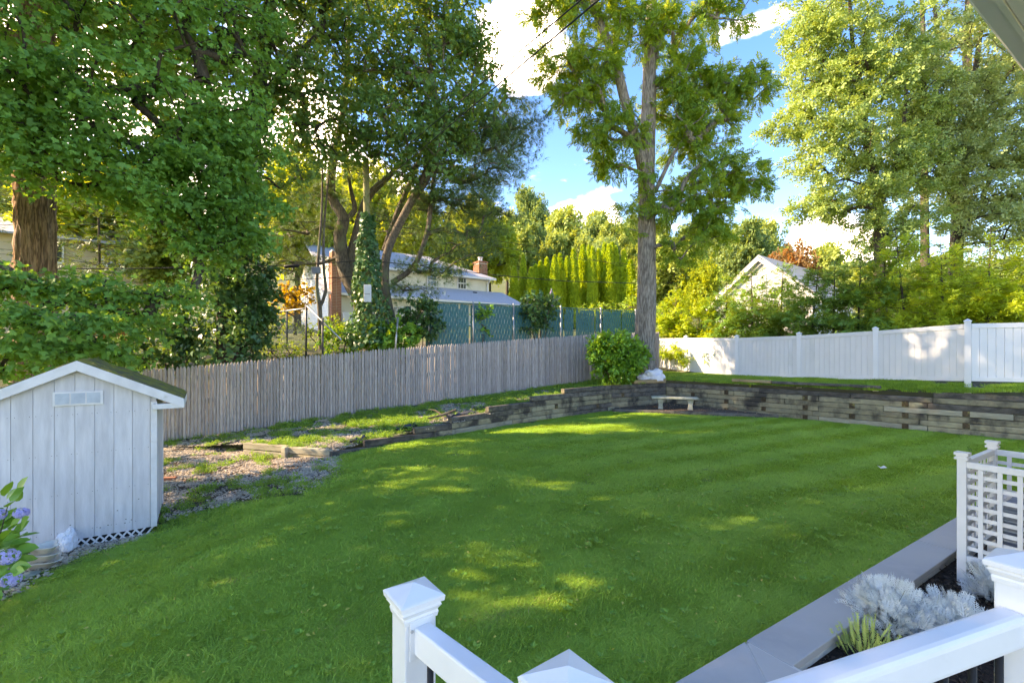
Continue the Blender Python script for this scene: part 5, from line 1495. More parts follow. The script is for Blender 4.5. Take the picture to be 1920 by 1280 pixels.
flat([kp(-.3, .24), kp(6.2, .24), kp(6.2, 1.4), kp(-.3, 1.4)], .045, .2, 'planting_bed', m_mulch, None, 0)
o = bpy.data.objects['planting_bed']; tag(o, 'dark mulch bed behind the stone curb', 'bed', kind='structure')

# lattice screen round the air conditioner
TA, TB = Vector((4.09, 4.13, 0)), Vector((4.09, 4.13, 0)) + HUx * .94
ls = thing('lattice_screen', TA, 'white vinyl lattice screen standing in the planting bed', 'lattice screen')
def scr_post(p):
    mb = MB(); a = p - HUx * .032 - HVx * .032
    mb.obox(Vector((a.x, a.y, .03)), HUx * .064, HVx * .064, (0, 0, 1.13)); po = mb.obj('post', m_rail_vinyl, ls, bevel=.004)
    mb = MB()
    for e_, z0, z1 in ((.046, 1.155, 1.175), (.036, 1.175, 1.195), (.048, 1.195, 1.22)):
        q = p - HUx * e_ - HVx * e_; mb.obox(Vector((q.x, q.y, z0)), HUx * 2 * e_, HVx * 2 * e_, (0, 0, z1 - z0))
    mb.obj('post_cap', m_rail_vinyl, po)
def scr_panel(a, d, n, L):
    def rl(z, h, t, nm): 
        q = a + d * .03 - n * t / 2; mb = MB(); mb.obox(Vector((q.x, q.y, z)), d * (L - .06), n * t, (0, 0, h)); mb.obj(nm, m_rail_vinyl, ls, bevel=.003)
    rl(1.085, .055, .045, 'top_rail'); rl(.24, .055, .045, 'bottom_rail')
    k = max(1, int((L - .1) / .105))
    for i in range(1, k):
        q = a + d * (L * i / k - .016) - n * .012; mb = MB(); mb.obox(Vector((q.x, q.y, .29)), d * .032, n * .010, (0, 0, .80)); mb.obj('upright_slat', m_rail_vinyl, ls)
    for i in range(8):
        q = a + d * .03 + n * .002; mb = MB(); mb.obox(Vector((q.x, q.y, .345 + i * .093)), d * (L - .06), n * .010, (0, 0, .034)); mb.obj('level_slat', m_rail_vinyl, ls)
for p in (TA, TB, TA + HVx * .95, TB + HVx * .95): scr_post(p)
scr_panel(TA, HUx, HVx, .94); scr_panel(TA, HVx, HUx, .95); scr_panel(TB, HVx, HUx, .95)
ac = thing('air_conditioner', TA + HUx * .47 + HVx * .5, 'grey air conditioner behind the white lattice screen', 'air conditioner')
q = TA + HUx * .17 + HVx * .22
mb = MB(); mb.obox(Vector((q.x, q.y, .1)), HUx * .6, HVx * .6, (0, 0, .7)); mb.obj('casing', m_flood, ac, bevel=.02)
for i in range(14):
    mb = MB(); w = q - HUx * .008 - HVx * .008; mb.obox(Vector((w.x, w.y, .15 + i * .044)), HUx * .616, HVx * .616, (0, 0, .014)); mb.obj('louvre', m_metal, ac)

# white railing with black balusters
rl_ = thing('deck_railing', (.11, .94, .4), 'white vinyl deck railing with pyramid caps and black balusters', 'railing')
def rpost(p, zc, ax, zb, s=.052):
    ax = Vector((ax[0], ax[1], 0)).normalized(); ay = Vector((-ax.y, ax.x, 0))
    def ring(e, z): return [Vector((p[0], p[1], z)) + ax * (sx * e) + ay * (sy * e) for sx, sy in ((-1, -1), (1, -1), (1, 1), (-1, 1))]
    mb = MB(); mb.prism(ring(s, zb), (0, 0, zc - .05 - zb)); po = mb.obj('post', m_rail_vinyl, rl_, bevel=.004)
    mb = MB(); R_ = [ring(e, z) for e, z in ((s + .003, zc - .10), (s + .006, zc - .085), (s + .004, zc - .078), (s + .014, zc - .062), (s + .010, zc - .055), (s + .020, zc - .050), (s + .022, zc - .034), (s + .017, zc - .030))]
    vs_ = [v for r in R_ for v in r]; fs_ = []
    for i in range(len(R_) - 1):
        for k in range(4): fs_.append([i * 4 + k, i * 4 + (k + 1) % 4, (i + 1) * 4 + (k + 1) % 4, (i + 1) * 4 + k])
    n = len(vs_); vs_.append(Vector((p[0], p[1], zc))); t = (len(R_) - 1) * 4
    fs_ += [[t + k, t + (k + 1) % 4, n] for k in range(4)] + [[3, 2, 1, 0]]
    mb.add(vs_, fs_); mb.obj('post_cap', m_rail_vinyl, po)
    return po
rd1 = Vector((.60, -.80, 0)); p1, p2, p3 = Vector((-.315, 1.46, 0)), Vector((.115, .93, 0)), Vector((1.60, 1.42, 0))
rpost(p1, 1.405, rd1, -.02); rpost(p2, 1.505, rd1, .3); rpost(p3, 1.52, HUx, .3, .056)
def rrail(a, b, za, zb, w, h, nm, bev):
    d = (b - a).normalized(); n = Vector((-d.y, d.x, 0))
    A_ = a + d * .055; B_ = b - d * .055
    A_.z, B_.z = za - h, zb - h
    mb = MB(); mb.obox(A_ - n * w / 2, B_ - A_, n * w, (0, 0, h)); return mb.obj(nm, m_rail_vinyl, rl_, bevel=bev, seg=3)
rrail(p1, p2, 1.295, 1.36, .056, .085, 'top_rail', .007); rrail(p1, p2, .50, .57, .045, .05, 'bottom_rail', .004)
rrail(p2, p3, 1.315, 1.35, .075, .10, 'top_rail', .02); rrail(p2, p3, .55, .55, .045, .05, 'bottom_rail', .004)
q = p1 + rd1 * .0535; sd = Vector((-rd1.y, rd1.x, 0))
mb = MB(); mb.obox(Vector((q.x, q.y, 1.195)) - sd * .04, sd * .08, rd1 * .006, (0, 0, .12)); br = mb.obj('bracket', m_rail_vinyl, rl_, bevel=.002)
mb = MB(); c = Vector((q.x, q.y, 1.288)) - sd * .034 + rd1 * .006; mb.tube([c, c + rd1 * .004], .005, 8); mb.obj('screw', m_metal, br)
for a, b, n, za, zb in ((p1, p2, 5, 1.22, 1.28), (p2, p3, 11, 1.24, 1.25)):
    for k in range(n):
        t = (k + .6) / n
        q = a.lerp(b, .05 + .9 * t); mb = MB(); mb.tube([Vector((q.x, q.y, .55)), Vector((q.x, q.y, lerp(za, zb, t)))], .010, 8); mb.obj('baluster', m_black, rl_, True)
flat([Vector(p) for p in ((.05, .88, 0), (1.6, 1.36, 0), (2.7, 1.7, 0), (3.2, -1.5, 0), (-2, -2, 0), (-1, .1, 0))], .42, .12, 'deck', m_blue, None, 0)
tag(bpy.data.objects['deck'], 'raised deck the view is taken from', 'deck', kind='structure')

# ------------------------------------------------------------------ plants in the bed
def plant_frond(n=5):
    ps = [place(diamond(1, .09, .02), (0, 0, 0), (0, 1, 0), (0, 0, 1), 1.0)]
    for k in range(n):
        y = .18 + .68 * k / n; L = .42 * (1 - .45 * abs(k / n - .3))
        for s in (-1, 1):
            ps.append(place(diamond(1, .17, .03), (0, y, 0), (s * .75, .75, .1), (0, 0, 1), L))
            ps.append(place(diamond(1, .22, .03), (s * L * .33, y + L * .36, 0.02), (s * 1, .1, .05), (0, 0, 1), L * .5))
            ps.append(place(diamond(1, .22, .03), (s * L * .30, y + L * .40, 0.02), (s * .15, 1, .1), (0, 0, 1), L * .5))
    return multi(ps)
T_SILVER = plant_frond()
def dome_plant(name, label, cat, base, r, h, n, tmpl, lmat, size, upright=.6, group=None, stem=m_twig, nst=14):
    b = np.array(base, float)
    e = thing(name, Vector(base), label, cat, group)
    u = unit(n); u[:, 2] = np.abs(u[:, 2])
    q = u * (rng.random((n, 1)) ** .35)
    pos = b + q * np.array((r, r, h))
    ax = u * .8 + rng.normal(size=(n, 3)) * .3; ax[:, 2] += upright
    up = rng.normal(size=(n, 3)) * .6 + np.array((-.2, -.5, .8))
    put(scatter_mesh('foliage', tmpl, pos - ax / np.linalg.norm(ax, axis=1, keepdims=True) * size * .5, ax, up, size * (.6 + .7 * rng.random(n)), lmat), e)
    mb = MB()
    for k in range(nst):
        t = pos[rng.integers(n)]; mb.tube([b + rng.normal(size=3) * (.02, .02, 0), b * .4 + t * .6 + (0, 0, .02), t], [.006, .004, .002], 4, False)
    mb.obj('stems', stem, e); return e
for (px, py, r, h, n, lab) in ((1668, 1172, .29, .34, 420, 'left silver dusty miller spilling over the stone curb'), (1785, 1192, .24, .30, 320, 'middle silver dusty miller beside the railing'), (1868, 1120, .20, .30, 220, 'right silver dusty miller below the lattice screen')):
    d = (CAMZ - .05) * FP / (py - 655); p = W(px, py, d)
    dome_plant('dusty_miller', lab, 'plant', p, r, h, n, T_SILVER, L_silver, .12, .5, 'dusty millers in the mulch bed', m_stone_pale)
d = (CAMZ - .05) * FP / (1228 - 655); p = W(1622, 1228, d)
T_SPRIG = multi([place(diamond(1, .07, 0), (0, 0, 0), (0, 1, 0), (0, 0, 1), 1.)] + [place(diamond(1, .16, 0), (0, .15 + k * .11, 0), (s * .45, 1, .1), (0, 0, 1), .16) for k in range(7) for s in (-1, 1)])
dome_plant('lavender', 'small yellow-green lavender tuft at the near end of the bed', 'plant', p, .19, .22, 120, T_SPRIG, L_lav, .16, 1.3, None, m_twig, 20)
# hydrangea at the left edge
hb = hit(-40, 1150)
hy = thing('hydrangea', hb, 'hydrangea with blue-violet flower heads at the lower left edge', 'shrub')
n = 220
pos, ax, up = [], [], []
c0 = np.array(W(-66, 1040, 4.3))
pos = c0 + unit(n) * (rng.random((n, 1)) ** .4) * np.array((.42, .34, .48))
extra = np.array([tuple(W(px, py, dd)) for px, py, dd in ((8, 930, 4.3), (14, 950, 4.2), (20, 990, 4.25), (30, 1000, 4.1), (20, 1065, 4.05), (5, 1010, 4.1), (30, 940, 4.4), (0, 1100, 4.05))])
pos = np.vstack([pos, extra, extra + rng.normal(size=extra.shape) * .05])
ax = (pos - (c0 - (0, 0, .3))) + rng.normal(size=pos.shape) * .15; ax[:, 2] -= .1
up = rng.normal(size=pos.shape) * .35 + np.array((.1, -.5, .9))
T_HYD = (np.array([(0, 0, 0), (.20, .14, .05), (.32, .42, .06), (.22, .75, .02), (0, 1, -.08), (0, .5, -.02), (-.22, .75, .02), (-.32, .42, .06), (-.20, .14, .05)]), [(0, 1, 2, 3, 4, 5), (0, 5, 4, 6, 7, 8)])
put(scatter_mesh('leaves', T_HYD, pos, ax, up, .145 * (.75 + .5 * rng.random(len(pos))), L_hyd), hy)
mb = MB()
for k in range(16):
    t = pos[rng.integers(len(pos))]; mb.tube([np.array(hb) + rng.normal(size=3) * (.08, .08, 0), np.array(hb) * .5 + t * .5, t], [.008, .006, .004], 5, False)
mb.obj('stems', m_bark_dark, hy)
T_FLORET = multi([place(diamond(1, .8, .1), (0, 0, 0), (math.cos(a), math.sin(a), .15), (0, 0, 1), 1.) for a in (0, 1.57, 3.14, 4.71)])
for (px, py, dd, r) in ((40, 961, 4.25, .055), (16, 1043, 4.0, .075), (21, 1086, 4.05, .07), (-4, 965, 4.2, .06)):
    c = np.array(W(px, py, dd)); u = unit(110)
    put(scatter_mesh('flower_head', T_FLORET, c + u * r * np.array((1, 1, .8)), np.cross(u, unit(110)), u, np.full(110, .016), L_petal), hy)

# things by the shed
def ground_at(px, py): return hit(px, py)
q = ground_at(84, 1064)
pt_ = thing('stacked_planter', q, 'stacked cream trefoil planter pots beside the hydrangea', 'planter')
for k in range(3):
    mb = MB(); nS = 36; prof_ = [(.055, 0), (.075, .005), (.115, .075), (.135, .085), (.128, .09), (.105, .075), (.07, .02), (0, .02)]
    for r, z in prof_:
        for i in range(nS):
            a = 2 * math.pi * i / nS; rr = r * (1 + (.22 * math.cos(3 * a + .6) if r > .06 else 0)) * (1.32 - .12 * k)
            mb.v.append((q.x + rr * math.cos(a), q.y + rr * math.sin(a), q.z + .02 + k * .085 + z))
    for j in range(len(prof_) - 1):
        for i in range(nS): mb.f.append([j * nS + i, j * nS + (i + 1) % nS, (j + 1) * nS + (i + 1) % nS, (j + 1) * nS + i])
    mb.obj('pot', m_pot, pt_, True)
def crumple(name, label, c, r, mt, seed, cat='bag', squash=(1, 1, 1)):
    bm = bmesh.new(); bmesh.ops.create_icosphere(bm, subdivisions=4, radius=1)
    for v in bm.verts:
        p = v.co.copy(); f = 1 + .45 * mnoise.noise(p * 1.3 + Vector((seed, 0, 0))) + .22 * abs(mnoise.noise(p * 3.1 + Vector((0, seed, 0)))) - .12 * abs(mnoise.noise(p * 6 + Vector((0, 0, seed))))
        v.co = Vector((p.x * f * squash[0], p.y * f * squash[1], max(-.55, p.z * f) * squash[2])) * r
    me = bpy.data.meshes.new(name); bm.to_mesh(me); bm.free(); me.materials.append(mt)
    o = bpy.data.objects.new(name, me); o.location = c; COL.objects.link(o)
    return tag(o, label, cat)
q = ground_at(122, 1035); crumple('plastic_bag', 'crumpled white plastic bag against the shed lattice', q + Vector((0, .02, .12)), .13, m_bag, 3, squash=(.8, .8, 1.25))
q = ground_at(92, 1030); crumple('plastic_bag', 'small white plastic bag behind the stacked pots', q + Vector((-.02, .1, .09)), .10, m_bag, 9, squash=(1.2, .8, .9))
q = ground_at(58, 1082); mb = MB(); mb.lathe([(0, .0), (.07, .005), (.085, .02), (.08, .03), (.0, .045)], q + Vector((0, 0, .02)), 18)
tag(mb.obj('flat_stone', m_tar, None, True), 'flat round grey-green stone in front of the stacked pots', 'stone')
q = W(1222, 697, 17.2); q.z = bank_z(q.x, q.y) + .16
crumple('white_sack', 'crumpled white sack lying at the foot of the locust', q, .36, m_bag, 5, 'sack', (1.3, .8, .75))
q = W(303, 842, 8.6); q.z = lawn_z(q.x, q.y) + .02
mb = MB(); mb.obox(q, (.22, .05, 0), (-.03, .1, 0), (0, 0, .06)); tag(mb.obj('loose_brick', m_brick, None, bevel=.005), 'single red brick lying beside the shed wall', 'brick')
# torn weed fabric, driftwood and scrap on the terrace
def fabric(name, label, px, py, d, w, seed):
    c = W(px, py, d); z = bank_z(c.x, c.y); V, Fc = [], []
    for j in range(13):
        for i in range(17):
            x = (i / 16 - .5) * w; y_ = (j / 12 - .5) * w * .6
            z_ = .10 * abs(mnoise.noise(Vector((x * 5, y_ * 5, seed)))) + .08 * mnoise.noise(Vector((x * 11, y_ * 11, seed))) + .03
            V.append((c.x + x * .8 + y_ * -.3, c.y + x * .5 + y_ * .8, bank_z(c.x + x * .8, c.y + x * .5) + max(.015, z_)))
    Fc = [[j * 17 + i, j * 17 + i + 1, (j + 1) * 17 + i + 1, (j + 1) * 17 + i] for j in range(12) for i in range(16)]
    return tag(mesh_obj(name, V, Fc, m_fabric, True), label, 'fabric')
fabric('weed_fabric', 'rumpled black weed fabric beside the driftwood on the terrace', 862, 775, 12.3, .85, 2)
fabric('weed_fabric', 'torn blue-black weed fabric behind the second wall step', 762, 800, 11.1, .55, 6)
fabric('weed_fabric', 'small torn weed fabric behind the lowest wall step', 672, 822, 10.3, .4, 9)
fabric('weed_fabric', 'strip of weed fabric behind the fourth wall step', 905, 768, 13, .6, 12)
fabric('weed_fabric', 'dark weed fabric patch near the end of the low edging', 425, 835, 10.6, .5, 14)
q = W(836, 782, 12.0); z = bank_z(q.x, q.y)
dw = thing('driftwood', Vector((q.x, q.y, z)), 'bare forked branch lying on the terrace beside the weed fabric', 'branch')
stem_obj('limb', [(q.x - .45, q.y - .2, z + .04, .02), (q.x - .1, q.y, z + .10, .035), (q.x + .25, q.y + .15, z + .22, .03)], dw, m_twig, 8)
stem_obj('fork', [(q.x - .1, q.y, z + .10, .025), (q.x - .3, q.y + .15, z + .2, .02), (q.x - .5, q.y + .2, z + .22, .01)], dw, m_twig, 8)
q = hit(1654, 884); V = [(q.x - .05, q.y - .03, q.z + .07), (q.x + .06, q.y - .04, q.z + .08), (q.x + .07, q.y + .05, q.z + .10), (q.x + .0, q.y + .03, q.z + .075), (q.x - .06, q.y + .04, q.z + .11)]
tag(mesh_obj('paper_scrap', V + [(v[0], v[1], v[2] - .002) for v in V], [[0, 1, 3], [1, 2, 3], [0, 3, 4], [8, 6, 5], [8, 7, 6], [9, 8, 5]], m_paper), 'pale scrap of paper lying on the lawn near the lattice screen', 'paper')

# ------------------------------------------------------------------ stuff: grass, stones, weeds, fallen leaves
def scatter_gn(name, protos, pos, rot, scl, label, cat):
    pc = bpy.data.collections.new(name + '_pieces')
    for p in protos:
        for c in p.users_collection: c.objects.unlink(p)
        pc.objects.link(p)
    me = bpy.data.meshes.new(name)
    n = len(pos)
    me.vertices.add(n); me.vertices.foreach_set('co', np.ascontiguousarray(pos, dtype=np.float32).ravel())
    a = me.attributes.new('rot', 'FLOAT_VECTOR', 'POINT'); a.data.foreach_set('vector', np.ascontiguousarray(rot, dtype=np.float32).ravel())
    a = me.attributes.new('scl', 'FLOAT', 'POINT'); a.data.foreach_set('value', np.ascontiguousarray(scl, dtype=np.float32))
    a = me.attributes.new('pick', 'INT', 'POINT'); a.data.foreach_set('value', rng.integers(0, len(protos), n).astype(np.int32))
    o = bpy.data.objects.new(name, me); COL.objects.link(o)
    ng_ = bpy.data.node_groups.new(name, 'GeometryNodeTree')
    ng_.interface.new_socket('Geometry', in_out='INPUT', socket_type='NodeSocketGeometry')
    ng_.interface.new_socket('Geometry', in_out='OUTPUT', socket_type='NodeSocketGeometry')
    N, L = ng_.nodes, ng_.links
    gi, go = N.new('NodeGroupInput'), N.new('NodeGroupOutput')
    ip = N.new('GeometryNodeInstanceOnPoints'); ci = N.new('GeometryNodeCollectionInfo')
    ci.inputs['Collection'].default_value = pc; ci.inputs['Separate Children'].default_value = True; ci.inputs['Reset Children'].default_value = True
    ip.inputs['Pick Instance'].default_value = True
    def attr(nm, ty):
        q_ = N.new('GeometryNodeInputNamedAttribute'); q_.data_type = ty; q_.inputs['Name'].default_value = nm; return q_.outputs['Attribute']
    L.new(gi.outputs[0], ip.inputs['Points']); L.new(ci.outputs[0], ip.inputs['Instance'])
    L.new(attr('rot', 'FLOAT_VECTOR'), ip.inputs['Rotation']); L.new(attr('scl', 'FLOAT'), ip.inputs['Scale']); L.new(attr('pick', 'INT'), ip.inputs['Instance Index'])
    L.new(ip.outputs[0], go.inputs[0])
    md = o.modifiers.new('scatter', 'NODES'); md.node_group = ng_
    return tag(o, label, cat, kind='stuff')
def blades(name, n, rad, h, w, mat_, lean=.35, curl=.5, bias=0.):
    a = rng.random(n) * 6.283; r = rad * np.sqrt(rng.random(n))
    base = np.stack([r * np.cos(a), r * np.sin(a), np.full(n, -.008)], 1)
    th = rng.random(n) * 6.283; ln = lean * (.3 + rng.random(n)); hh = h * (.6 + .6 * rng.random(n)); ww = w * (.7 + .6 * rng.random(n))
    lx, ly = np.cos(th) * ln + bias, np.sin(th) * ln
    ln = np.hypot(lx, ly); th = np.arctan2(ly, lx)
    d = np.stack([np.cos(th), np.sin(th), np.zeros(n)], 1); s = np.stack([-np.sin(th), np.cos(th), np.zeros(n)], 1)
    mid = base + d * (ln * hh * .45)[:, None] + np.array((0, 0, 1)) * (hh * .58)[:, None]
    tip = base + d * (ln * hh * (1 + curl))[:, None] + np.array((0, 0, 1)) * hh[:, None]
    V = np.stack([base - s * ww[:, None] / 2, base + s * ww[:, None] / 2, mid + s * ww[:, None] * .42, mid - s * ww[:, None] * .42, tip + s * ww[:, None] * .06, tip - s * ww[:, None] * .06], 1).reshape(-1, 3)
    F_ = (np.array([(0, 1, 2, 3), (3, 2, 4, 5)])[None] + (np.arange(n) * 6)[:, None, None]).reshape(-1, 4)
    return np_obj(name, V, F_, mat_)
LAWN = [hit(*p) for p in ((-130, 1235), (0, 1146), (60, 1094), (150, 1046), (292, 1002), (330, 970), (450, 942), (560, 930), (642, 886), (632, 864))] + [Vector((p.x + .02, p.y - .08, 0)) for p in WALL_L[:4]] + [Vector((3.5, 15.5, 0)), Vector((8.3, 14.1, 0)), WALL_R0 + dR * 3.8 + Vector((-.08, -.08, 0)), WALL_R1 + Vector((-.08, -.08, 0)), Vector((14, 8.7, 0)), kp(7, -.02), kp(-1.8, -.02), Vector((-.2, 1.2, 0)), Vector((-3, 1.2, 0)), Vector((-5.5, 2.2, 0))]
def sample_poly(poly, n, wfn=None):
    x0 = min(p[0] for p in poly); x1 = max(p[0] for p in poly); y0 = min(p[1] for p in poly); y1 = max(p[1] for p in poly)
    out = []
    while len(out) < n:
        x, y = x0 + rng.random() * (x1 - x0), y0 + rng.random() * (y1 - y0)
        if inside(poly, x, y) and (wfn is None or rng.random() < wfn(x, y)): out.append((x, y))
    return out
SD = Vector((.90, .44)).normalized()
def stripe(x, y): return math.sin((-x * SD.y + y * SD.x) / .56 * math.pi)
def grass_field(name, pts, protos, label):
    pos = np.array([(x, y, lawn_z(x, y) + .012 * mnoise.noise(Vector((x * 1.1, y * 1.1, 0)))) for x, y in pts])
    rot = np.zeros((len(pts), 3)); scl = np.zeros(len(pts))
    for i, (x, y) in enumerate(pts):
        rot[i] = (rng.normal() * .02, rng.normal() * .02, math.atan2(SD.y, SD.x) + (math.pi if stripe(x, y) + rng.normal() * .15 < 0 else 0) + rng.normal() * .4); scl[i] = (.82 + .35 * rng.random()) * (1 + .18 * mnoise.noise(Vector((x * .7, y * .7, 9))))
    return scatter_gn(name, protos, pos, rot, scl, label, 'grass')
near = lambda x, y: 1.0 if y < 6.5 else (.0)
farw = lambda x, y: 0.0 if y < 5.8 else 1.0
PN = [blades(f'grass_patch', 330, .17, .044, .0046, L_grass, .9, bias=.45) for _ in range(4)] + [blades('grass_patch', 280, .17, .056, .005, L_grass, 1.0, bias=.35)]
grass_field('lawn_grass', sample_poly(LAWN, 5200, near), PN, 'short green lawn grass nearest the railing and the shed')
PF = [blades(f'grass_patch_far', 270, .22, .042, .0062, L_grass, .85, bias=.46) for _ in range(4)]
grass_field('lawn_grass_far', sample_poly(LAWN, 5600, farw), PF, 'mown lawn grass further back towards the timber walls')
# dry thatch streaks and clover / plantain rosettes
st_pts = []
for (a, b) in (((560, 1235), (700, 1140)), ((870, 1190), (1000, 1140)), ((1010, 1120), (1110, 1095)), ((700, 1230), (760, 1190)), ((420, 1100), (640, 1060)), ((560, 1210), (640, 1290))):
    A_, B_ = hit(*a), hit(*b)
    for k in range(16):
        t = rng.random(); q = A_.lerp(B_, t); st_pts.append((q.x + rng.normal() * .05, q.y + rng.normal() * .05))
pos = np.array([(x, y, lawn_z(x, y)) for x, y in st_pts]); n = len(pos)
scatter_gn('dry_thatch', [blades('thatch_patch', 46, .10, .045, .004, L_straw, 1.2) for _ in range(3)], pos, np.stack([np.zeros(n), np.zeros(n), rng.random(n) * 6.28], 1), .7 + .5 * rng.random(n), 'straw-coloured dry streaks across the near lawn', 'dry grass')
def rosette(name, n, size, lmat, tmpl, zlift=.03, upw=.25):
    a = np.arange(n) * 2.4 + rng.random(n) * .5
    ax = np.stack([np.cos(a), np.sin(a), np.full(n, upw)], 1); up = np.tile((0, 0, 1.), (n, 1)) + rng.normal(size=(n, 3)) * .15
    return scatter_mesh(name, tmpl, np.stack([np.cos(a) * .008, np.sin(a) * .008, np.full(n, zlift)], 1), ax, up, size * (.6 + .6 * rng.random(n)), lmat)
pts = sample_poly(LAWN, 1300, lambda x, y: (1. if y < 7 else .25) * (.4 + .6 * (mnoise.noise(Vector((x * .8, y * .8, 4))) > .05)))
pos = np.array([(x, y, lawn_z(x, y)) for x, y in pts]); n = len(pos)
scatter_gn('lawn_weeds', [rosette('lawn_weed', 7, .038, L_weed, T_OVAL, .05, .5) for _ in range(3)] + [rosette('clover', 12, .022, L_vine, T_MAPLE6, .055, .3)], pos, np.stack([rng.normal(size=n) * .1, rng.normal(size=n) * .1, rng.random(n) * 6.28], 1), .8 + .6 * rng.random(n), 'broad-leaved weeds dotted through the lawn', 'weeds')
pts = sample_poly(LAWN, 1300)
n = len(pts); pos = np.array([(x, y, lawn_z(x, y) + .062) for x, y in pts])
put_ax = rng.normal(size=(n, 3)) * (1, 1, .25); put_up = rng.normal(size=(n, 3)) * .4 + (0, 0, 1)
tag(scatter_mesh('fallen_leaves', T_OVAL, pos, put_ax, put_up, .020 + .022 * rng.random(n), L_yellowleaf), 'small yellow fallen leaves scattered over the lawn', 'fallen leaves', kind='stuff')
# gravel and weeds
def pebble(name):
    bm = bmesh.new(); bmesh.ops.create_icosphere(bm, subdivisions=1, radius=1)
    s = (1 + .3 * random.random(), .8 + .3 * random.random(), .5 + .25 * random.random())
    for v in bm.verts: v.co = Vector((v.co.x * s[0], v.co.y * s[1], v.co.z * s[2])) * (1 + .2 * random.uniform(-1, 1))
    me = bpy.data.meshes.new(name); bm.to_mesh(me); bm.free(); return me
def pebble_patch(name, n, rad, size):
    """a handful of pebbles as one piece"""
    V, F_ = [], []
    b = 0
    for k in range(n):
        me = pebble('p'); s = size * (.5 + random.random() ** 2); a = random.random() * 6.283; r = rad * math.sqrt(random.random())
        rz_ = random.random() * 6.283
        for v in me.vertices:
            x, y = v.co.x * math.cos(rz_) - v.co.y * math.sin(rz_), v.co.x * math.sin(rz_) + v.co.y * math.cos(rz_)
            V.append((r * math.cos(a) + x * s, r * math.sin(a) + y * s, v.co.z * s + s * .25))
        for p in me.polygons: F_.append([i + b for i in p.vertices])
        b = len(V)
        bpy.data.meshes.remove(me)
    return mesh_obj(name, V, F_, L_gravel)
PB = [pebble_patch('pebbles', 60, .17, .013) for _ in range(5)]
TERR = [Vector(s[0]) for s in ST[1:7]] + [Vector(s[1]) for s in ST[6:0:-1]]
def cover(x, y): return mnoise.noise(Vector((x * .75, y * .75, 20.5))) + .5 * mnoise.noise(Vector((x * 2.1, y * 2.1, 7.5)))
gp_ = sample_poly(GRAV, 750, lambda x, y: 1. if cover(x, y) < .12 else .25)
tp_ = sample_poly(TERR, 420, lambda x, y: (1. if cover(x, y) < -.08 else .06) * (1 if x < 1.2 else .15))
bp_ = sample_poly(BEDL, 160)
def gz_(x, y, terr): return bank_z(x, y) if terr else lawn_z(x, y) + .03
allp = [(x, y, gz_(x, y, False) - .002) for x, y in gp_ + bp_] + [(x, y, gz_(x, y, True)) for x, y in tp_]
n = len(allp)
scatter_gn('gravel', PB, np.array(allp), np.stack([np.zeros(n), np.zeros(n), rng.random(n) * 6.28], 1), .75 + .6 * rng.random(n), 'pale gravel spread over the yard and the terrace', 'gravel')
def weed_tuft(name, n, h, sz):
    p = unit(n) * (rng.random((n, 1)) ** .5) * np.array((.14, .14, h)); p[:, 2] = np.abs(p[:, 2])
    ax = p * 2 + rng.normal(size=(n, 3)) * .3; ax[:, 2] += .3
    return scatter_mesh(name, T_OVAL, p, ax, rng.normal(size=(n, 3)) * .4 + (0, 0, 1), sz * (.6 + .7 * rng.random(n)), L_weed)
WT = [weed_tuft('weed_tuft', 70, .11, .04) for _ in range(3)] + [weed_tuft('weed_tuft', 60, .16, .05), blades('weed_grass', 90, .15, .10, .006, L_weed, .6)]
gp2 = sample_poly(GRAV, 300, lambda x, y: 1. if cover(x, y) > .10 else .05)
tp2 = sample_poly(TERR, 1900, lambda x, y: (1. if cover(x, y) > -.1 else .2) if x < 1.5 else 1.)
R_T = [Vector(s[0]) for s in ST[6:12]] + [Vector(s[1]) for s in ST[11:5:-1]]
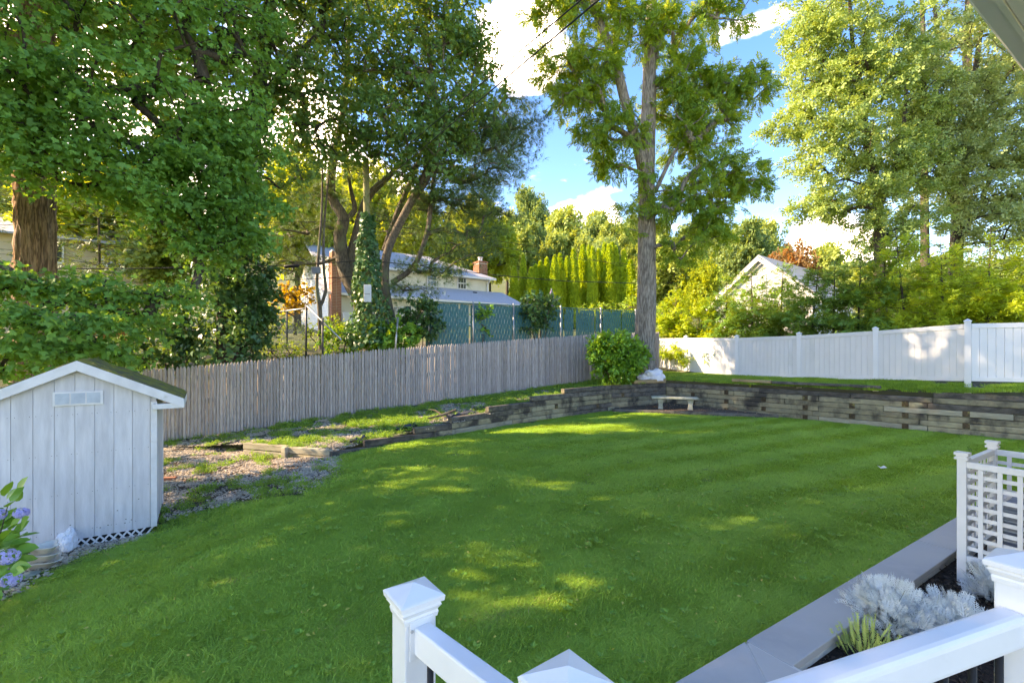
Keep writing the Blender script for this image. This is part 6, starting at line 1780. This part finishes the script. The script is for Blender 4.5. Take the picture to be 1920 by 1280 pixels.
allp = [(x, y, lawn_z(x, y) + .03) for x, y in gp2] + [(x, y, bank_z(x, y)) for x, y in tp2]
n = len(allp)
scatter_gn('terrace_weeds', WT, np.array(allp), np.stack([np.zeros(n), np.zeros(n), rng.random(n) * 6.28], 1), (.6 + .6 * rng.random(n)) * .8, 'low green weeds over the gravel and the sloping terrace', 'weeds')
rp = sample_poly(R_T, 1500)
pos = np.array([(x, y, bank_z(x, y)) for x, y in rp]); n = len(pos)
scatter_gn('terrace_grass', [blades('terrace_grass_patch', 240, .22, .07, .007, L_grass, .6) for _ in range(3)] + [blades('terrace_grass_patch', 240, .22, .09, .007, L_weed, .6)], pos, np.stack([np.zeros(n), np.zeros(n), rng.random(n) * 6.28], 1), .8 + .5 * rng.random(n), 'grass strip between the long timber wall and the white fence', 'grass')
# mulch chips in the bed
BED = [kp(.02, .31), kp(6, .31), kp(6, 1.35), kp(.02, 1.35)]
pts = sample_poly(BED, 5200, lambda x, y: 1. if y < 4.6 else .25); n = len(pts)
pos = np.array([(x, y, .05 + .02 * rng.random()) for x, y in pts])
tag(scatter_mesh('mulch_chips', diamond(1, .38, .15), pos, rng.normal(size=(n, 3)) * (1, 1, .3), rng.normal(size=(n, 3)) * .5 + (0, 0, 1), .02 + .035 * rng.random(n), L_chip), 'dark bark mulch chips covering the planting bed', 'mulch', kind='stuff')
# litter of brown leaves in the soil by the shed and bench
pts = sample_poly(BEDL, 260) + sample_poly(GRAV, 260); 
pos = np.array([(x, y, lawn_z(x, y) + .035) for x, y in pts] + [tuple(cb[0].lerp(cb[1], a).lerp(cb[2], b_ * .8) + Vector((0, 0, .02))) for a, b_ in rng.random((160, 2))]); n = len(pos)
tag(scatter_mesh('leaf_litter', T_OVAL, pos, rng.normal(size=(n, 3)) * (1, 1, .3), rng.normal(size=(n, 3)) * .4 + (0, 0, 1), .03 + .03 * rng.random(n), leafmat('brown_litter', (.14, .075, .04), (.34, .20, .11), (.2, .1, .05), .2)), 'brown leaf litter in the borders and under the bench', 'leaf litter', kind='stuff')
